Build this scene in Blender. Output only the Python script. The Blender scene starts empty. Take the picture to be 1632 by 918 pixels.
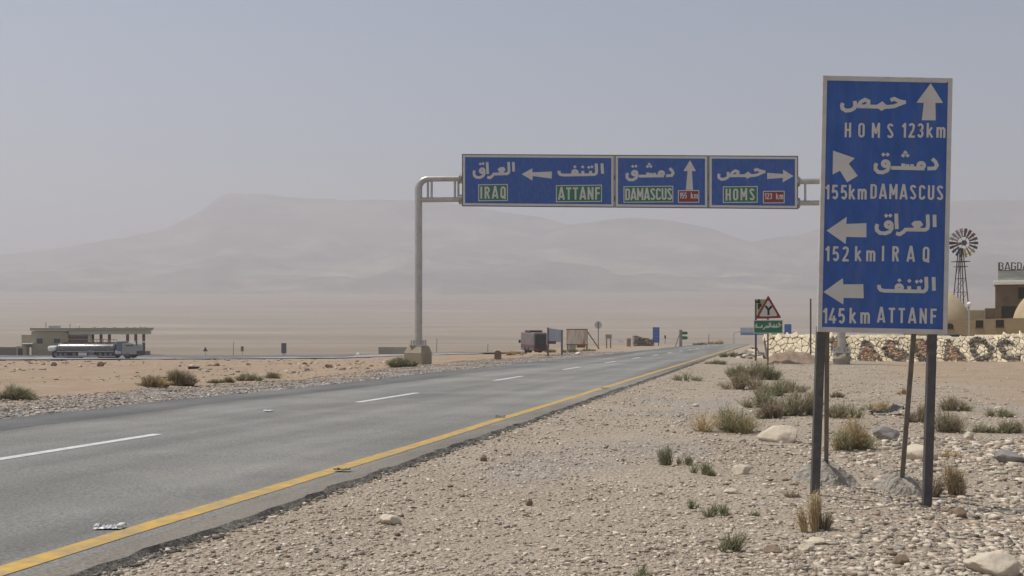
import bpy, bmesh, math, random
import numpy as np
from mathutils import Vector, Matrix, noise as mnoise

random.seed(7)
rng = np.random.default_rng(7)
SC = bpy.context.scene
COL = SC.collection
R = math.radians

# ------------------------------------------------------------------ camera, sky, sun, exposure
F, CX, HY, EYE = 1700.0, 816.0, 508.0, 1.55       # focal length, centre column and eye level of the photograph, eye height in metres
cam = bpy.data.cameras.new('camera')
cam.sensor_width = 36.0
cam.lens = 36.0 * F / 1632.0
cam.shift_y = 49.0 / 1632.0
cam.clip_start, cam.clip_end = 0.1, 30000.0
cam_o = bpy.data.objects.new('camera', cam)
COL.objects.link(cam_o)
cam_o.location = (0, 0, EYE)
cam_o.rotation_euler = (R(90), 0, 0)
SC.camera = cam_o

SUN_EL, SUN_AZ = R(64), R(-76)                    # azimuth from +Y, negative to the left
world = bpy.data.worlds.new('World')
SC.world = world
world.use_nodes = True
wn = world.node_tree
bg = wn.nodes['Background']
sky = wn.nodes.new('ShaderNodeTexSky')
sky.sky_type = 'NISHITA'
sky.sun_disc = False
sky.sun_elevation = SUN_EL
sky.sun_rotation = SUN_AZ
sky.altitude = 400
sky.air_density = 1.0
sky.dust_density = 2.0
sky.ozone_density = 1.0
wn.links.new(sky.outputs[0], bg.inputs[0])
bg.inputs[1].default_value = 0.088
sun = bpy.data.lights.new('sun', 'SUN')
sun.energy = 3.7
sun.angle = R(0.9)
sun.color = (1.0, 0.955, 0.89)
sun_o = bpy.data.objects.new('sun', sun)
COL.objects.link(sun_o)
SD = Vector((math.sin(SUN_AZ) * math.cos(SUN_EL), math.cos(SUN_AZ) * math.cos(SUN_EL), math.sin(SUN_EL)))
sun_o.rotation_euler = SD.to_track_quat('Z', 'Y').to_euler()
sun_o.location = (0, 0, 60)
SC.view_settings.view_transform = 'Standard'
SC.view_settings.look = 'None'
SC.view_settings.gamma = 1.0
SC.view_settings.use_curve_mapping = False
SC.view_settings.exposure = 0.19
SC.cycles.volume_bounces = 1
SC.cycles.max_bounces = 6
HAZE_DENSITY = 0.00046
HAZE_COLOR = (0.785, 0.783, 0.808)

# ------------------------------------------------------------------ terrain functions (metres)
def sstep(a, b, x):
    t = np.clip((np.asarray(x, float) - a) / (b - a), 0, 1)
    return t * t * (3 - 2 * t)

def vnoise(x, y, seed=0):
    x = np.asarray(x, float); y = np.asarray(y, float)
    xi = np.floor(x).astype(np.int64); yi = np.floor(y).astype(np.int64)
    fx = x - xi; fy = y - yi
    fx = fx * fx * (3 - 2 * fx); fy = fy * fy * (3 - 2 * fy)
    def h(i, j):
        n = (i * 374761393 + j * 668265263 + seed * 1442695041) & 0xFFFFFFFF
        n = ((n ^ (n >> 13)) * 1274126177) & 0xFFFFFFFF
        return ((n ^ (n >> 16)) & 0xFFFF) / 65535.0
    a = h(xi, yi); b = h(xi + 1, yi); c = h(xi, yi + 1); d = h(xi + 1, yi + 1)
    return (a + (b - a) * fx) * (1 - fy) + (c + (d - c) * fx) * fy - 0.5

TH = math.atan((1231 - CX) / F)                    # heading of the road
ST, CT = math.sin(TH), math.cos(TH)
U_LINE, U_DASH, U_EDGE = 4.33, 8.3, 3.9            # metres left of the camera, in the road's frame
LEFT_S = [-60, 400]
LEFT_U = [12.3, 12.3]
ROAD_END = 196.0
def zroad(y):
    return 0.19 - 0.0165 * np.asarray(y, float)
def road_su(x, y):
    return x * ST + y * CT, -x * CT + y * ST
def su_xy(s, u):
    return s * ST - u * CT, s * CT + u * ST

LT = ([-50, 0, 18, 30, 60, 100, 150, 180, 215, 300, 500, 900, 1700, 2800, 4000, 8000],
      [.2, .1, -.15, -.45, -1.25, -2.4, -4.05, -5.1, -5.7, -7.2, -9.2, -6, 17, 78, 150, 250])
RT = ([-50, 0, 20, 100, 190, 250, 400, 600, 900, 1700, 2800, 4000, 8000],
      [.5, .1, -.23, -1.55, -3.05, -4.3, -7.8, -10, -6, 17, 78, 150, 250])

def gz(x, y, detail=True):
    x = np.asarray(x, float); y = np.asarray(y, float)
    Y = np.maximum(y, 2.0)
    px = np.clip(CX + F * x / Y, -3000, 4000)
    k = sstep(60, 120, Y)
    t = sstep(430 + 170 * k, 660 + 390 * k, px)
    zl = np.interp(y, *LT); zr_ = np.interp(y, *RT)
    z = zl * (1 - t) + zr_ * t
    z = z - 0.10 * sstep(2.4, 4.2, x) * (1 - sstep(14, 24, Y))
    s, u = road_su(x, y)
    uL = np.interp(s, LEFT_S, LEFT_U)
    dd = np.maximum(np.maximum(U_EDGE - u, u - uL), 0)
    if detail:
        r = np.hypot(x, y)
        a = 0.05 * vnoise(x * .7, y * .7, 1) + 0.03 * vnoise(x * 2.3, y * 2.3, 2)
        a = a + 0.012 * vnoise(x * 7, y * 7, 3) * (1 - sstep(20, 40, r))
        far = sstep(30, 90, r)
        a = a + far * 0.22 * vnoise(x * .13, y * .13, 4)
        a = a + sstep(250, 900, r) * 2.6 * vnoise(x * .006, y * .012, 5) + sstep(700, 2000, r) * 9 * vnoise(x * .0013, y * .003, 6)
        left = (u > uL) & (Y < 130)
        a = a + np.where(left, 0.16 * vnoise(x * .35, y * .35, 8) * sstep(0, 4, dd), 0)
        z = z + a * sstep(0, 1.0, dd)
    w = (1 - sstep(0, 1.6, dd)) * (1 - sstep(ROAD_END - 2, ROAD_END + 25, s))
    z = z * (1 - w) + (zroad(y) - 0.045) * w
    return z

_YS = np.geomspace(2, 7000, 6000)
def ray_ground(px, py):
    X = (px - CX) / F * _YS
    f = EYE - (py - HY) / F * _YS - gz(X, _YS)
    i = np.argmax(f < 0)
    if i == 0:
        i = len(_YS) - 1
    a, b = f[i - 1], f[i]
    y = _YS[i - 1] + (_YS[i] - _YS[i - 1]) * a / (a - b)
    return float((px - CX) / F * y), float(y), float(gz((px - CX) / F * y, y))

# ------------------------------------------------------------------ helpers: meshes and tags
class MB:
    def __init__(s):
        s.v, s.f, s.m = [], [], []
    def add(s, verts, faces, mi=0):
        o = len(s.v)
        s.v += [tuple(p) for p in verts]
        s.f += [tuple(i + o for i in fc) for fc in faces]
        s.m += [mi] * len(faces)
        return s
    def box(s, a, b, mi=0, M=None, bev=0.0):
        (x0, y0, z0), (x1, y1, z1) = a, b
        if bev <= 0:
            v = [(x0, y0, z0), (x1, y0, z0), (x1, y1, z0), (x0, y1, z0), (x0, y0, z1), (x1, y0, z1), (x1, y1, z1), (x0, y1, z1)]
            f = [(0, 3, 2, 1), (4, 5, 6, 7), (0, 1, 5, 4), (1, 2, 6, 5), (2, 3, 7, 6), (3, 0, 4, 7)]
        else:
            bm = bmesh.new()
            bmesh.ops.create_cube(bm, size=1)
            for q in bm.verts:
                q.co = ((q.co.x + .5) * (x1 - x0) + x0, (q.co.y + .5) * (y1 - y0) + y0, (q.co.z + .5) * (z1 - z0) + z0)
            bmesh.ops.bevel(bm, geom=bm.edges[:], offset=bev, segments=2, affect='EDGES', profile=.5)
            bm.verts.index_update()
            v = [q.co[:] for q in bm.verts]; f = [[q.index for q in fc.verts] for fc in bm.faces]
            bm.free()
        if M is not None:
            v = [M @ Vector(p) for p in v]
        return s.add(v, f, mi)
    def bar(s, a, b, w, d, mi=0):                  # square bar from a to b
        a, b = Vector(a), Vector(b)
        q = (b - a).to_track_quat('Z', 'Y')
        L = (b - a).length
        M = Matrix.Translation(a) @ q.to_matrix().to_4x4()
        return s.box((-w / 2, -d / 2, 0), (w / 2, d / 2, L), mi, M)
    def slant(s, a, b, x0, x1, y0, y1, mi=0):       # upright of level section, foot at a and head at b
        v = [(p[0] + x, p[1] + y, p[2]) for p in (a, b) for x, y in ((x0, y0), (x1, y0), (x1, y1), (x0, y1))]
        return s.add(v, [(0, 3, 2, 1), (4, 5, 6, 7), (0, 1, 5, 4), (1, 2, 6, 5), (2, 3, 7, 6), (3, 0, 4, 7)], mi)
    def tube(s, pts, r, n=10, mi=0, caps=True):
        pts = [Vector(p) for p in pts]
        rs = r if isinstance(r, (list, tuple)) else [r] * len(pts)
        ring = []
        up = None
        for i, p in enumerate(pts):
            t = (pts[min(i + 1, len(pts) - 1)] - pts[max(i - 1, 0)]).normalized()
            if up is None:
                up = t.orthogonal().normalized()
            up = (up - t * up.dot(t)).normalized()
            sd = t.cross(up)
            ring.append([p + (up * math.cos(2 * math.pi * k / n) + sd * math.sin(2 * math.pi * k / n)) * rs[i] for k in range(n)])
        v = [q for rr in ring for q in rr]
        f = []
        for i in range(len(pts) - 1):
            for k in range(n):
                a, b = i * n + k, i * n + (k + 1) % n
                f.append((a, b, b + n, a + n))
        if caps:
            f.append(tuple(range(n - 1, -1, -1))); f.append(tuple(range((len(pts) - 1) * n, len(pts) * n)))
        return s.add(v, f, mi)
    def lathe(s, prof, n=24, mi=0, c=(0, 0, 0), ex=1.0, ey=1.0):   # prof: (radius, z)
        v, f = [], []
        for r_, z in prof:
            for k in range(n):
                a = 2 * math.pi * k / n
                v.append((c[0] + ex * r_ * math.cos(a), c[1] + ey * r_ * math.sin(a), c[2] + z))
        for i in range(len(prof) - 1):
            for k in range(n):
                a, b = i * n + k, i * n + (k + 1) % n
                f.append((a, b, b + n, a + n))
        f.append(tuple(range(n - 1, -1, -1))); f.append(tuple(range((len(prof) - 1) * n, len(prof) * n)))
        return s.add(v, f, mi)
    def prism(s, poly, y0, y1, mi=0):              # poly in x,z, counter-clockwise seen from -y; y0 is the near face
        n = len(poly)
        v = [(x, y0, z) for x, z in poly] + [(x, y1, z) for x, z in poly]
        f = [tuple(range(n)), tuple(range(2 * n - 1, n - 1, -1))]
        f += [(i, i + n, (i + 1) % n + n, (i + 1) % n) for i in range(n)]
        return s.add(v, f, mi)
    def build(s, name, mats, parent=None, smooth=False):
        me = bpy.data.meshes.new(name)
        me.from_pydata(s.v, [], s.f)
        mats = mats if isinstance(mats, (list, tuple)) else [mats]
        for m in mats:
            me.materials.append(m)
        if len(mats) > 1:
            me.polygons.foreach_set('material_index', s.m)
        if smooth:
            me.polygons.foreach_set('use_smooth', [True] * len(me.polygons))
            if smooth != 'all':
                try:
                    me.set_sharp_from_angle(angle=R(40))
                except Exception:
                    pass
        me.update()
        o = bpy.data.objects.new(name, me)
        COL.objects.link(o)
        if parent is not None:
            o.parent = parent
        return o

def tag(o, label=None, cat=None, group=None, kind=None):
    if label: o['label'] = label
    if cat: o['category'] = cat
    if group: o['group'] = group
    if kind: o['kind'] = kind
    return o

def thing(name, label, cat, loc=(0, 0, 0), rotz=0.0, group=None):
    o = bpy.data.objects.new(name, None)
    o.empty_display_size = .3
    COL.objects.link(o)
    o.location = loc
    o.rotation_euler = (0, 0, rotz)
    return tag(o, label, cat, group)

# ------------------------------------------------------------------ materials
def mat(name, col, rough=0.7, var=0.12, scale=6.0, metal=0.0, bump=0.0, bscale=None, dirt=None, dscale=1.5, damt=0.5, island=0.0, stretch=None, dlo=.48):
    m = bpy.data.materials.new(name)
    m.use_nodes = True
    nt = m.node_tree; N = nt.nodes; L = nt.links
    b = N['Principled BSDF']
    b.inputs['Roughness'].default_value = rough
    b.inputs['Metallic'].default_value = metal
    tc = N.new('ShaderNodeTexCoord')
    vec = tc.outputs['Object']
    if stretch:
        mp = N.new('ShaderNodeMapping'); mp.inputs['Scale'].default_value = stretch
        L.new(vec, mp.inputs['Vector']); vec = mp.outputs[0]
    nz = N.new('ShaderNodeTexNoise'); nz.inputs['Scale'].default_value = scale; nz.inputs['Detail'].default_value = 6
    L.new(vec, nz.inputs['Vector'])
    hs = N.new('ShaderNodeHueSaturation')
    hs.inputs['Color'].default_value = (*col, 1)
    mr = N.new('ShaderNodeMapRange')
    mr.inputs[1].default_value = .3; mr.inputs[2].default_value = .7
    mr.inputs[3].default_value = 1 - var; mr.inputs[4].default_value = 1 + var
    L.new(nz.outputs[0], mr.inputs[0])
    val = mr.outputs[0]
    if island > 0:
        ge = N.new('ShaderNodeNewGeometry')
        m2 = N.new('ShaderNodeMapRange'); m2.inputs[3].default_value = 1 - island; m2.inputs[4].default_value = 1 + island
        L.new(ge.outputs['Random Per Island'], m2.inputs[0])
        mu = N.new('ShaderNodeMath'); mu.operation = 'MULTIPLY'
        L.new(val, mu.inputs[0]); L.new(m2.outputs[0], mu.inputs[1]); val = mu.outputs[0]
    L.new(val, hs.inputs['Value'])
    out = hs.outputs[0]
    if dirt:
        n2 = N.new('ShaderNodeTexNoise'); n2.inputs['Scale'].default_value = dscale; n2.inputs['Detail'].default_value = 8; n2.inputs['Roughness'].default_value = .7
        L.new(vec, n2.inputs['Vector'])
        r2 = N.new('ShaderNodeMapRange'); r2.inputs[1].default_value = dlo; r2.inputs[2].default_value = dlo + .22; r2.inputs[4].default_value = damt
        L.new(n2.outputs[0], r2.inputs[0])
        mx = N.new('ShaderNodeMix'); mx.data_type = 'RGBA'
        L.new(r2.outputs[0], mx.inputs['Factor']); L.new(out, mx.inputs['A']); mx.inputs['B'].default_value = (*dirt, 1)
        out = mx.outputs['Result']
    L.new(out, b.inputs['Base Color'])
    if bump > 0:
        nb = N.new('ShaderNodeTexNoise'); nb.inputs['Scale'].default_value = bscale or scale * 4; nb.inputs['Detail'].default_value = 8
        L.new(vec, nb.inputs['Vector'])
        bp = N.new('ShaderNodeBump'); bp.inputs['Strength'].default_value = 1.0; bp.inputs['Distance'].default_value = bump
        L.new(nb.outputs[0], bp.inputs['Height']); L.new(bp.outputs[0], b.inputs['Normal'])
    return m

M = {}
M['blue'] = mat('blue_sign_sheet', (.027, .095, .34), .55, .16, 5, dirt=(.11, .15, .29), dscale=3.5, damt=.45, stretch=(2.2, 1, .6))
M['blue_far'] = mat('blue_sign_paint', (.05, .13, .40), .5, .1, 2)
M['blue_pale'] = mat('pale_blue_marking', (.16, .22, .42), .6)
M['white_sign'] = mat('white_sign_sheet', (.58, .57, .53), .55, .06, 12, dirt=(.42, .38, .32), dscale=6, damt=.4)
M['frame'] = mat('sign_frame_paint', (.52, .51, .48), .5, .06, 9, dirt=(.33, .29, .25), dscale=5, damt=.5)
M['dark_edge'] = mat('dark_sign_edge', (.09, .09, .09), .6)
M['green_sign'] = mat('green_sign_sheet', (.02, .17, .085), .5, .1, 8)
M['red_sign'] = mat('red_sign_sheet', (.22, .03, .035), .5, .1, 8)
M['black'] = mat('black_paint', (.012, .012, .012), .5)
M['steel'] = mat('grey_painted_steel', (.075, .073, .072), .55, .2, 14, dirt=(.17, .14, .12), dscale=8, damt=.5)
M['steel_side'] = mat('steel_brace', (.16, .145, .125), .6, .2, 12, dirt=(.1, .08, .06), dscale=8, damt=.6)
M['galv'] = mat('galvanised_pipe', (.46, .45, .42), .38, .12, 3, metal=.55, dirt=(.32, .30, .27), dscale=4, damt=.5)
M['post_far'] = mat('far_post_steel', (.14, .14, .14), .6)
M['concrete'] = mat('concrete', (.35, .30, .22), .9, .12, 4, bump=.01, dirt=(.25, .20, .15), dscale=2, damt=.6)
M['concrete_grey'] = mat('grey_concrete', (.32, .29, .24), .95, .3, 9, bump=.04, bscale=22, dirt=(.40, .34, .26), dscale=5, damt=.7)
M['yellow'] = mat('yellow_road_paint', (.50, .31, .06), .75, .12, 5, dirt=(.27, .23, .15), dscale=7, damt=.9, dlo=.44)
M['line'] = mat('white_road_paint', (.60, .60, .57), .7, .1, 5, dirt=(.24, .24, .23), dscale=9, damt=.7)
M['adobe'] = mat('adobe_plaster', (.37, .285, .155), .95, .10, 1.2, bump=.02, bscale=9, dirt=(.33, .25, .15), dscale=.6, damt=.6)
M['adobe_pale'] = mat('pale_dome_plaster', (.45, .365, .225), .95, .08, 1.5, bump=.015, bscale=9, dirt=(.36, .28, .17), dscale=.9, damt=.5)
M['adobe_dark'] = mat('brown_block_plaster', (.15, .11, .075), .95, .15, 1.5, bump=.02, bscale=8)
M['opening'] = mat('dark_opening', (.03, .025, .02), .9)
M['plaster_white'] = mat('white_plaster', (.72, .70, .65), .9, .06)
M['board'] = mat('weathered_board', (.36, .38, .34), .8, .2, 1.5, dirt=(.22, .24, .22), dscale=1, damt=.8, stretch=(.6, 1, 3))
M['brown_iron'] = mat('brown_iron', (.10, .075, .06), .7)
M['cream_stone'] = mat('cream_wall_stone', (.80, .69, .48), .9, .14, 5, bump=.03, bscale=7, island=.2)
M['mortar'] = mat('wall_mortar', (.13, .10, .07), .95, .2, 6)
M['brown_stone'] = mat('brown_letter_stone', (.42, .27, .17), .9, .2, 6, bump=.02, island=.35)
M['dark_stone'] = mat('dark_letter_stone', (.19, .16, .125), .9, .2, 6, bump=.02, island=.5)
M['soil'] = mat('brown_soil', (.27, .19, .13), 1.0, .15, 3, bump=.06, bscale=5, dirt=(.38, .29, .2), dscale=1.2, damt=.5)
M['rock_cream'] = mat('cream_rock', (.58, .50, .38), .9, .14, 3, bump=.02, bscale=14, dirt=(.36, .29, .21), dscale=2.5, damt=.6)
M['rock_grey'] = mat('grey_rock', (.24, .22, .20), .9, .15, 4, bump=.015, bscale=14)
M['rock_brown'] = mat('brown_rock', (.22, .16, .11), .95, .15, 4, bump=.015, bscale=14)
M['pebble'] = mat('gravel_pebbles', (.55, .475, .37), .95, .10, 30, island=.35)
M['pebble_grey'] = mat('grey_gravel_pebbles', (.34, .31, .27), .95, .1, 30, island=.45)
M['pebble_brown'] = mat('brown_gravel_pebbles', (.31, .235, .17), .95, .12, 30, island=.5)
M['bush_green'] = mat('grey_green_twigs', (.27, .27, .15), .9, .1, 5, island=.5)
M['bush_mix'] = mat('olive_twigs', (.29, .245, .145), .9, .1, 5, island=.5)
M['bush_dry'] = mat('dry_straw_twigs', (.50, .375, .20), .9, .1, 5, island=.45)
M['bush_brown'] = mat('brown_twigs', (.30, .24, .155), .9, .1, 5, island=.5)
M['rubber'] = mat('tyre_rubber', (.022, .021, .02), .85)
M['tank'] = mat('tank_metal', (.13, .125, .12), .30, .06, 2, metal=.85, dirt=(.3, .27, .24), dscale=1.5, damt=.4)
M['truck_dark'] = mat('truck_chassis', (.05, .045, .04), .8)
M['cab_blue'] = mat('cab_blue_paint', (.11, .13, .16), .45)
M['cab_white'] = mat('cab_white_paint', (.27, .27, .25), .45, .1, 2)
M['glass'] = mat('dark_window_glass', (.02, .023, .027), .12, 0)
M['bus_grey'] = mat('bus_grey_paint', (.17, .135, .13), .5, .1, 1)
M['bus_maroon'] = mat('bus_maroon_paint', (.12, .045, .04), .5, .1, 1)
M['bus_rear_shaded'] = mat('bus_shaded_rear_paint', (.045, .047, .05), .4)  # rear glass and panel colour, darkened for the shade on that end
M['station'] = mat('station_plaster', (.38, .32, .21), .9, .08, .6, dirt=(.28, .23, .16), dscale=.4, damt=.6)
M['station_pale'] = mat('pale_sign_back', (.52, .53, .52), .6, .05)
M['station_beam'] = mat('station_pale_beam', (.46, .46, .33), .8, .06)
M['station_low'] = mat('station_low_wall', (.20, .165, .13), .95, .1)
M['col_dark'] = mat('column_dark_red', (.10, .035, .035), .7)
M['sheet_grey'] = mat('pale_sheet_metal', (.40, .43, .46), .5, .08, 1)
M['rust_panel'] = mat('rusted_panel', (.62, .58, .48), .7, .1, 2, dirt=(.34, .12, .04), dscale=1.5, damt=1.0, stretch=(1.6, 1, .25), dlo=.465)
M['rust'] = mat('rust', (.20, .075, .035), .9, .3, 4)
M['tan_block'] = mat('tan_block', (.30, .22, .15), .9, .15, 2)
M['dark_sheet'] = mat('black_plastic', (.016, .015, .015), .45, .2, 4)
M['litter'] = mat('white_litter', (.60, .59, .57), .5, .08)
M['foil'] = mat('crushed_foil', (.42, .42, .42), .5, .3, 20, metal=.3)
M['gy_sign'] = mat('yellow_green_sign', (.30, .36, .14), .6, .15, 4)
M['rotor_white'] = mat('rotor_white', (.36, .35, .33), .6)
M['rotor_red'] = mat('rotor_red', (.12, .055, .05), .6)
M['rotor_yellow'] = mat('rotor_yellow', (.42, .36, .10), .6)
M['rotor_blue'] = mat('rotor_blue', (.04, .09, .14), .6)
M['rotor_dark'] = mat('rotor_dark', (.05, .05, .05), .6)
M['globe'] = mat('white_lamp_globe', (.85, .85, .85), .3, .02)

# asphalt: object coordinates run along the road (local y)
def asphalt(name, base, edge=False):
    m = bpy.data.materials.new(name); m.use_nodes = True
    nt = m.node_tree; N = nt.nodes; L = nt.links
    b = N['Principled BSDF']; b.inputs['Roughness'].default_value = .95; b.inputs['Specular IOR Level'].default_value = .2
    tc = N.new('ShaderNodeTexCoord')
    mp = N.new('ShaderNodeMapping'); mp.inputs['Scale'].default_value = (1.0, .035, 1)
    L.new(tc.outputs['Object'], mp.inputs[0])
    n1 = N.new('ShaderNodeTexNoise'); n1.inputs['Scale'].default_value = .9; n1.inputs['Detail'].default_value = 5
    L.new(mp.outputs[0], n1.inputs['Vector'])
    n2 = N.new('ShaderNodeTexNoise'); n2.inputs['Scale'].default_value = .35; n2.inputs['Detail'].default_value = 9; n2.inputs['Roughness'].default_value = .65
    L.new(tc.outputs['Object'], n2.inputs['Vector'])
    n3 = N.new('ShaderNodeTexNoise'); n3.inputs['Scale'].default_value = 42; n3.inputs['Detail'].default_value = 4
    L.new(tc.outputs['Object'], n3.inputs['Vector'])
    def rng_(src, lo, hi, a=.3, c=.7):
        r_ = N.new('ShaderNodeMapRange'); r_.inputs[1].default_value = a; r_.inputs[2].default_value = c
        r_.inputs[3].default_value = lo; r_.inputs[4].default_value = hi
        L.new(src, r_.inputs[0]); return r_.outputs[0]
    def mul(a, c):
        q = N.new('ShaderNodeMath'); q.operation = 'MULTIPLY'; L.new(a, q.inputs[0]); L.new(c, q.inputs[1]); return q.outputs[0]
    v = mul(mul(rng_(n1.outputs[0], .74, 1.22), rng_(n2.outputs[0], .82, 1.18)), rng_(n3.outputs[0], .66, 1.34))
    # wheel paths: slightly darker polished bands two metres apart
    sx = N.new('ShaderNodeSeparateXYZ'); L.new(tc.outputs['Object'], sx.inputs[0])
    wv = N.new('ShaderNodeMath'); wv.operation = 'MULTIPLY_ADD'; L.new(sx.outputs[0], wv.inputs[0]); wv.inputs[1].default_value = 3.14; wv.inputs[2].default_value = .9
    sn = N.new('ShaderNodeMath'); sn.operation = 'SINE'; L.new(wv.outputs[0], sn.inputs[0])
    v = mul(v, rng_(sn.outputs[0], .93, 1.06, -1, 1))
    hs = N.new('ShaderNodeHueSaturation'); hs.inputs['Color'].default_value = (*base, 1)
    L.new(v, hs.inputs['Value'])
    # dusty tint patches
    mx = N.new('ShaderNodeMix'); mx.data_type = 'RGBA'
    L.new(rng_(n2.outputs[0], 0, .22 if edge else .35, .40 if edge else .5, .62 if edge else .75), mx.inputs['Factor']); L.new(hs.outputs[0], mx.inputs['A'])
    mx.inputs['B'].default_value = (base[0] * 1.5, base[1] * 1.38, base[2] * 1.22, 1)
    L.new(mx.outputs['Result'], b.inputs['Base Color'])
    bp = N.new('ShaderNodeBump'); bp.inputs['Distance'].default_value = .006
    L.new(n3.outputs[0], bp.inputs['Height']); L.new(bp.outputs[0], b.inputs['Normal'])
    return m
M['asphalt'] = asphalt('asphalt', (.200, .197, .180))
M['asphalt_dark'] = asphalt('fresh_asphalt_band', (.145, .145, .140))
M['asphalt_edge'] = asphalt('crumbled_asphalt_edge', (.185, .170, .145), True)
M['asphalt_break'] = mat('broken_asphalt_face', (.16, .145, .12), .95, .45, 18, bump=.03, bscale=30)
M['side_road'] = asphalt('pale_side_road', (.30, .29, .28))

def ground_material():
    m = bpy.data.materials.new('desert_ground'); m.use_nodes = True
    nt = m.node_tree; N = nt.nodes; L = nt.links
    b = N['Principled BSDF']; b.inputs['Roughness'].default_value = 1.0
    b.inputs['Specular IOR Level'].default_value = .1
    tc = N.new('ShaderNodeTexCoord'); vec = tc.outputs['Object']
    at = N.new('ShaderNodeAttribute'); at.attribute_name = 'zone'
    sp = N.new('ShaderNodeSeparateColor'); L.new(at.outputs['Color'], sp.inputs[0])
    def noise(sc, det=6, ro=.6, v=None):
        n = N.new('ShaderNodeTexNoise'); n.inputs['Scale'].default_value = sc; n.inputs['Detail'].default_value = det; n.inputs['Roughness'].default_value = ro
        L.new(v or vec, n.inputs['Vector']); return n.outputs[0]
    def vor(sc):
        n = N.new('ShaderNodeTexVoronoi'); n.inputs['Scale'].default_value = sc; n.inputs['Randomness'].default_value = 1
        L.new(vec, n.inputs['Vector']); return n
    def ramp(src, stops):
        r_ = N.new('ShaderNodeValToRGB')
        el = r_.color_ramp.elements
        while len(el) < len(stops): el.new(.5)
        for e, (p, c) in zip(el, stops): e.position = p; e.color = (*c, 1)
        L.new(src, r_.inputs[0]); return r_.outputs[0]
    def mix(f, a, c, mode='MIX'):
        x = N.new('ShaderNodeMix'); x.data_type = 'RGBA'; x.blend_type = mode
        if isinstance(f, float): x.inputs['Factor'].default_value = f
        else: L.new(f, x.inputs['Factor'])
        for s_, q in (('A', a), ('B', c)):
            if isinstance(q, tuple): x.inputs[s_].default_value = (*q, 1)
            else: L.new(q, x.inputs[s_])
        return x.outputs['Result']
    def val(col):
        s_ = N.new('ShaderNodeSeparateColor'); L.new(col, s_.inputs[0]); return s_.outputs[0]
    v1, v2 = vor(26), vor(60)
    pale = ramp(val(v1.outputs['Color']), [(0, (.19, .15, .11)), (.35, (.31, .255, .195)), (.7, (.42, .355, .28)), (1, (.58, .515, .42))])
    fine = ramp(val(v2.outputs['Color']), [(0, (.24, .19, .14)), (.6, (.37, .305, .235)), (1, (.51, .45, .355))])
    gravel = mix(ramp_ := noise(3.0), pale, fine)
    gravel = mix(.55, gravel, ramp(noise(.55, 8), [(.3, (.33, .265, .195)), (.7, (.43, .37, .29))]))
    grey = ramp(val(v1.outputs['Color']), [(0, (.16, .14, .12)), (.4, (.30, .27, .24)), (.8, (.40, .37, .33)), (1, (.55, .52, .47))])
    grey = mix(.5, grey, ramp(noise(.9, 8), [(.3, (.27, .235, .195)), (.7, (.37, .335, .29))]))
    orange = ramp(noise(.35, 10, .7), [(.25, (.29, .205, .135)), (.5, (.38, .285, .195)), (.75, (.44, .355, .26))])
    orange = mix(.3, orange, ramp(val(v1.outputs['Color']), [(0, (.22, .14, .09)), (1, (.50, .38, .26))]))
    mpf = N.new('ShaderNodeMapping'); mpf.inputs['Scale'].default_value = (.35, 1.6, 1); L.new(vec, mpf.inputs[0])
    plain = ramp(noise(.006, 10, .62, mpf.outputs[0]), [(.3, (.20, .155, .115)), (.5, (.275, .228, .175)), (.62, (.335, .28, .215)), (.72, (.50, .43, .34))])
    plain = mix(.35, plain, ramp(noise(.05, 8, .7), [(.3, (.22, .178, .132)), (.7, (.345, .288, .222))]))
    orange = mix(.45, orange, ramp(noise(1.1, 10, .72), [(.32, (.25, .175, .12)), (.52, (.37, .285, .205)), (.7, (.47, .39, .295))]))
    c = mix(sp.outputs[0], gravel, grey)
    c = mix(sp.outputs[1], c, orange)
    c = mix(sp.outputs[2], c, plain)
    L.new(c, b.inputs['Base Color'])
    bp = N.new('ShaderNodeBump'); bp.inputs['Distance'].default_value = .035; bp.inputs['Strength'].default_value = .8
    ad = N.new('ShaderNodeMath'); ad.operation = 'MULTIPLY_ADD'
    L.new(v1.outputs['Distance'], ad.inputs[0]); ad.inputs[1].default_value = -1.0; L.new(noise(14, 8), ad.inputs[2])
    L.new(ad.outputs[0], bp.inputs['Height']); L.new(bp.outputs[0], b.inputs['Normal'])
    return m
M['ground'] = ground_material()
M['hill'] = mat('hill_rock', (.15, .12, .095), 1.0, .4, .006, dirt=(.42, .35, .26), dscale=.0026, damt=.95, stretch=(1, 1, 4))

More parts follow.
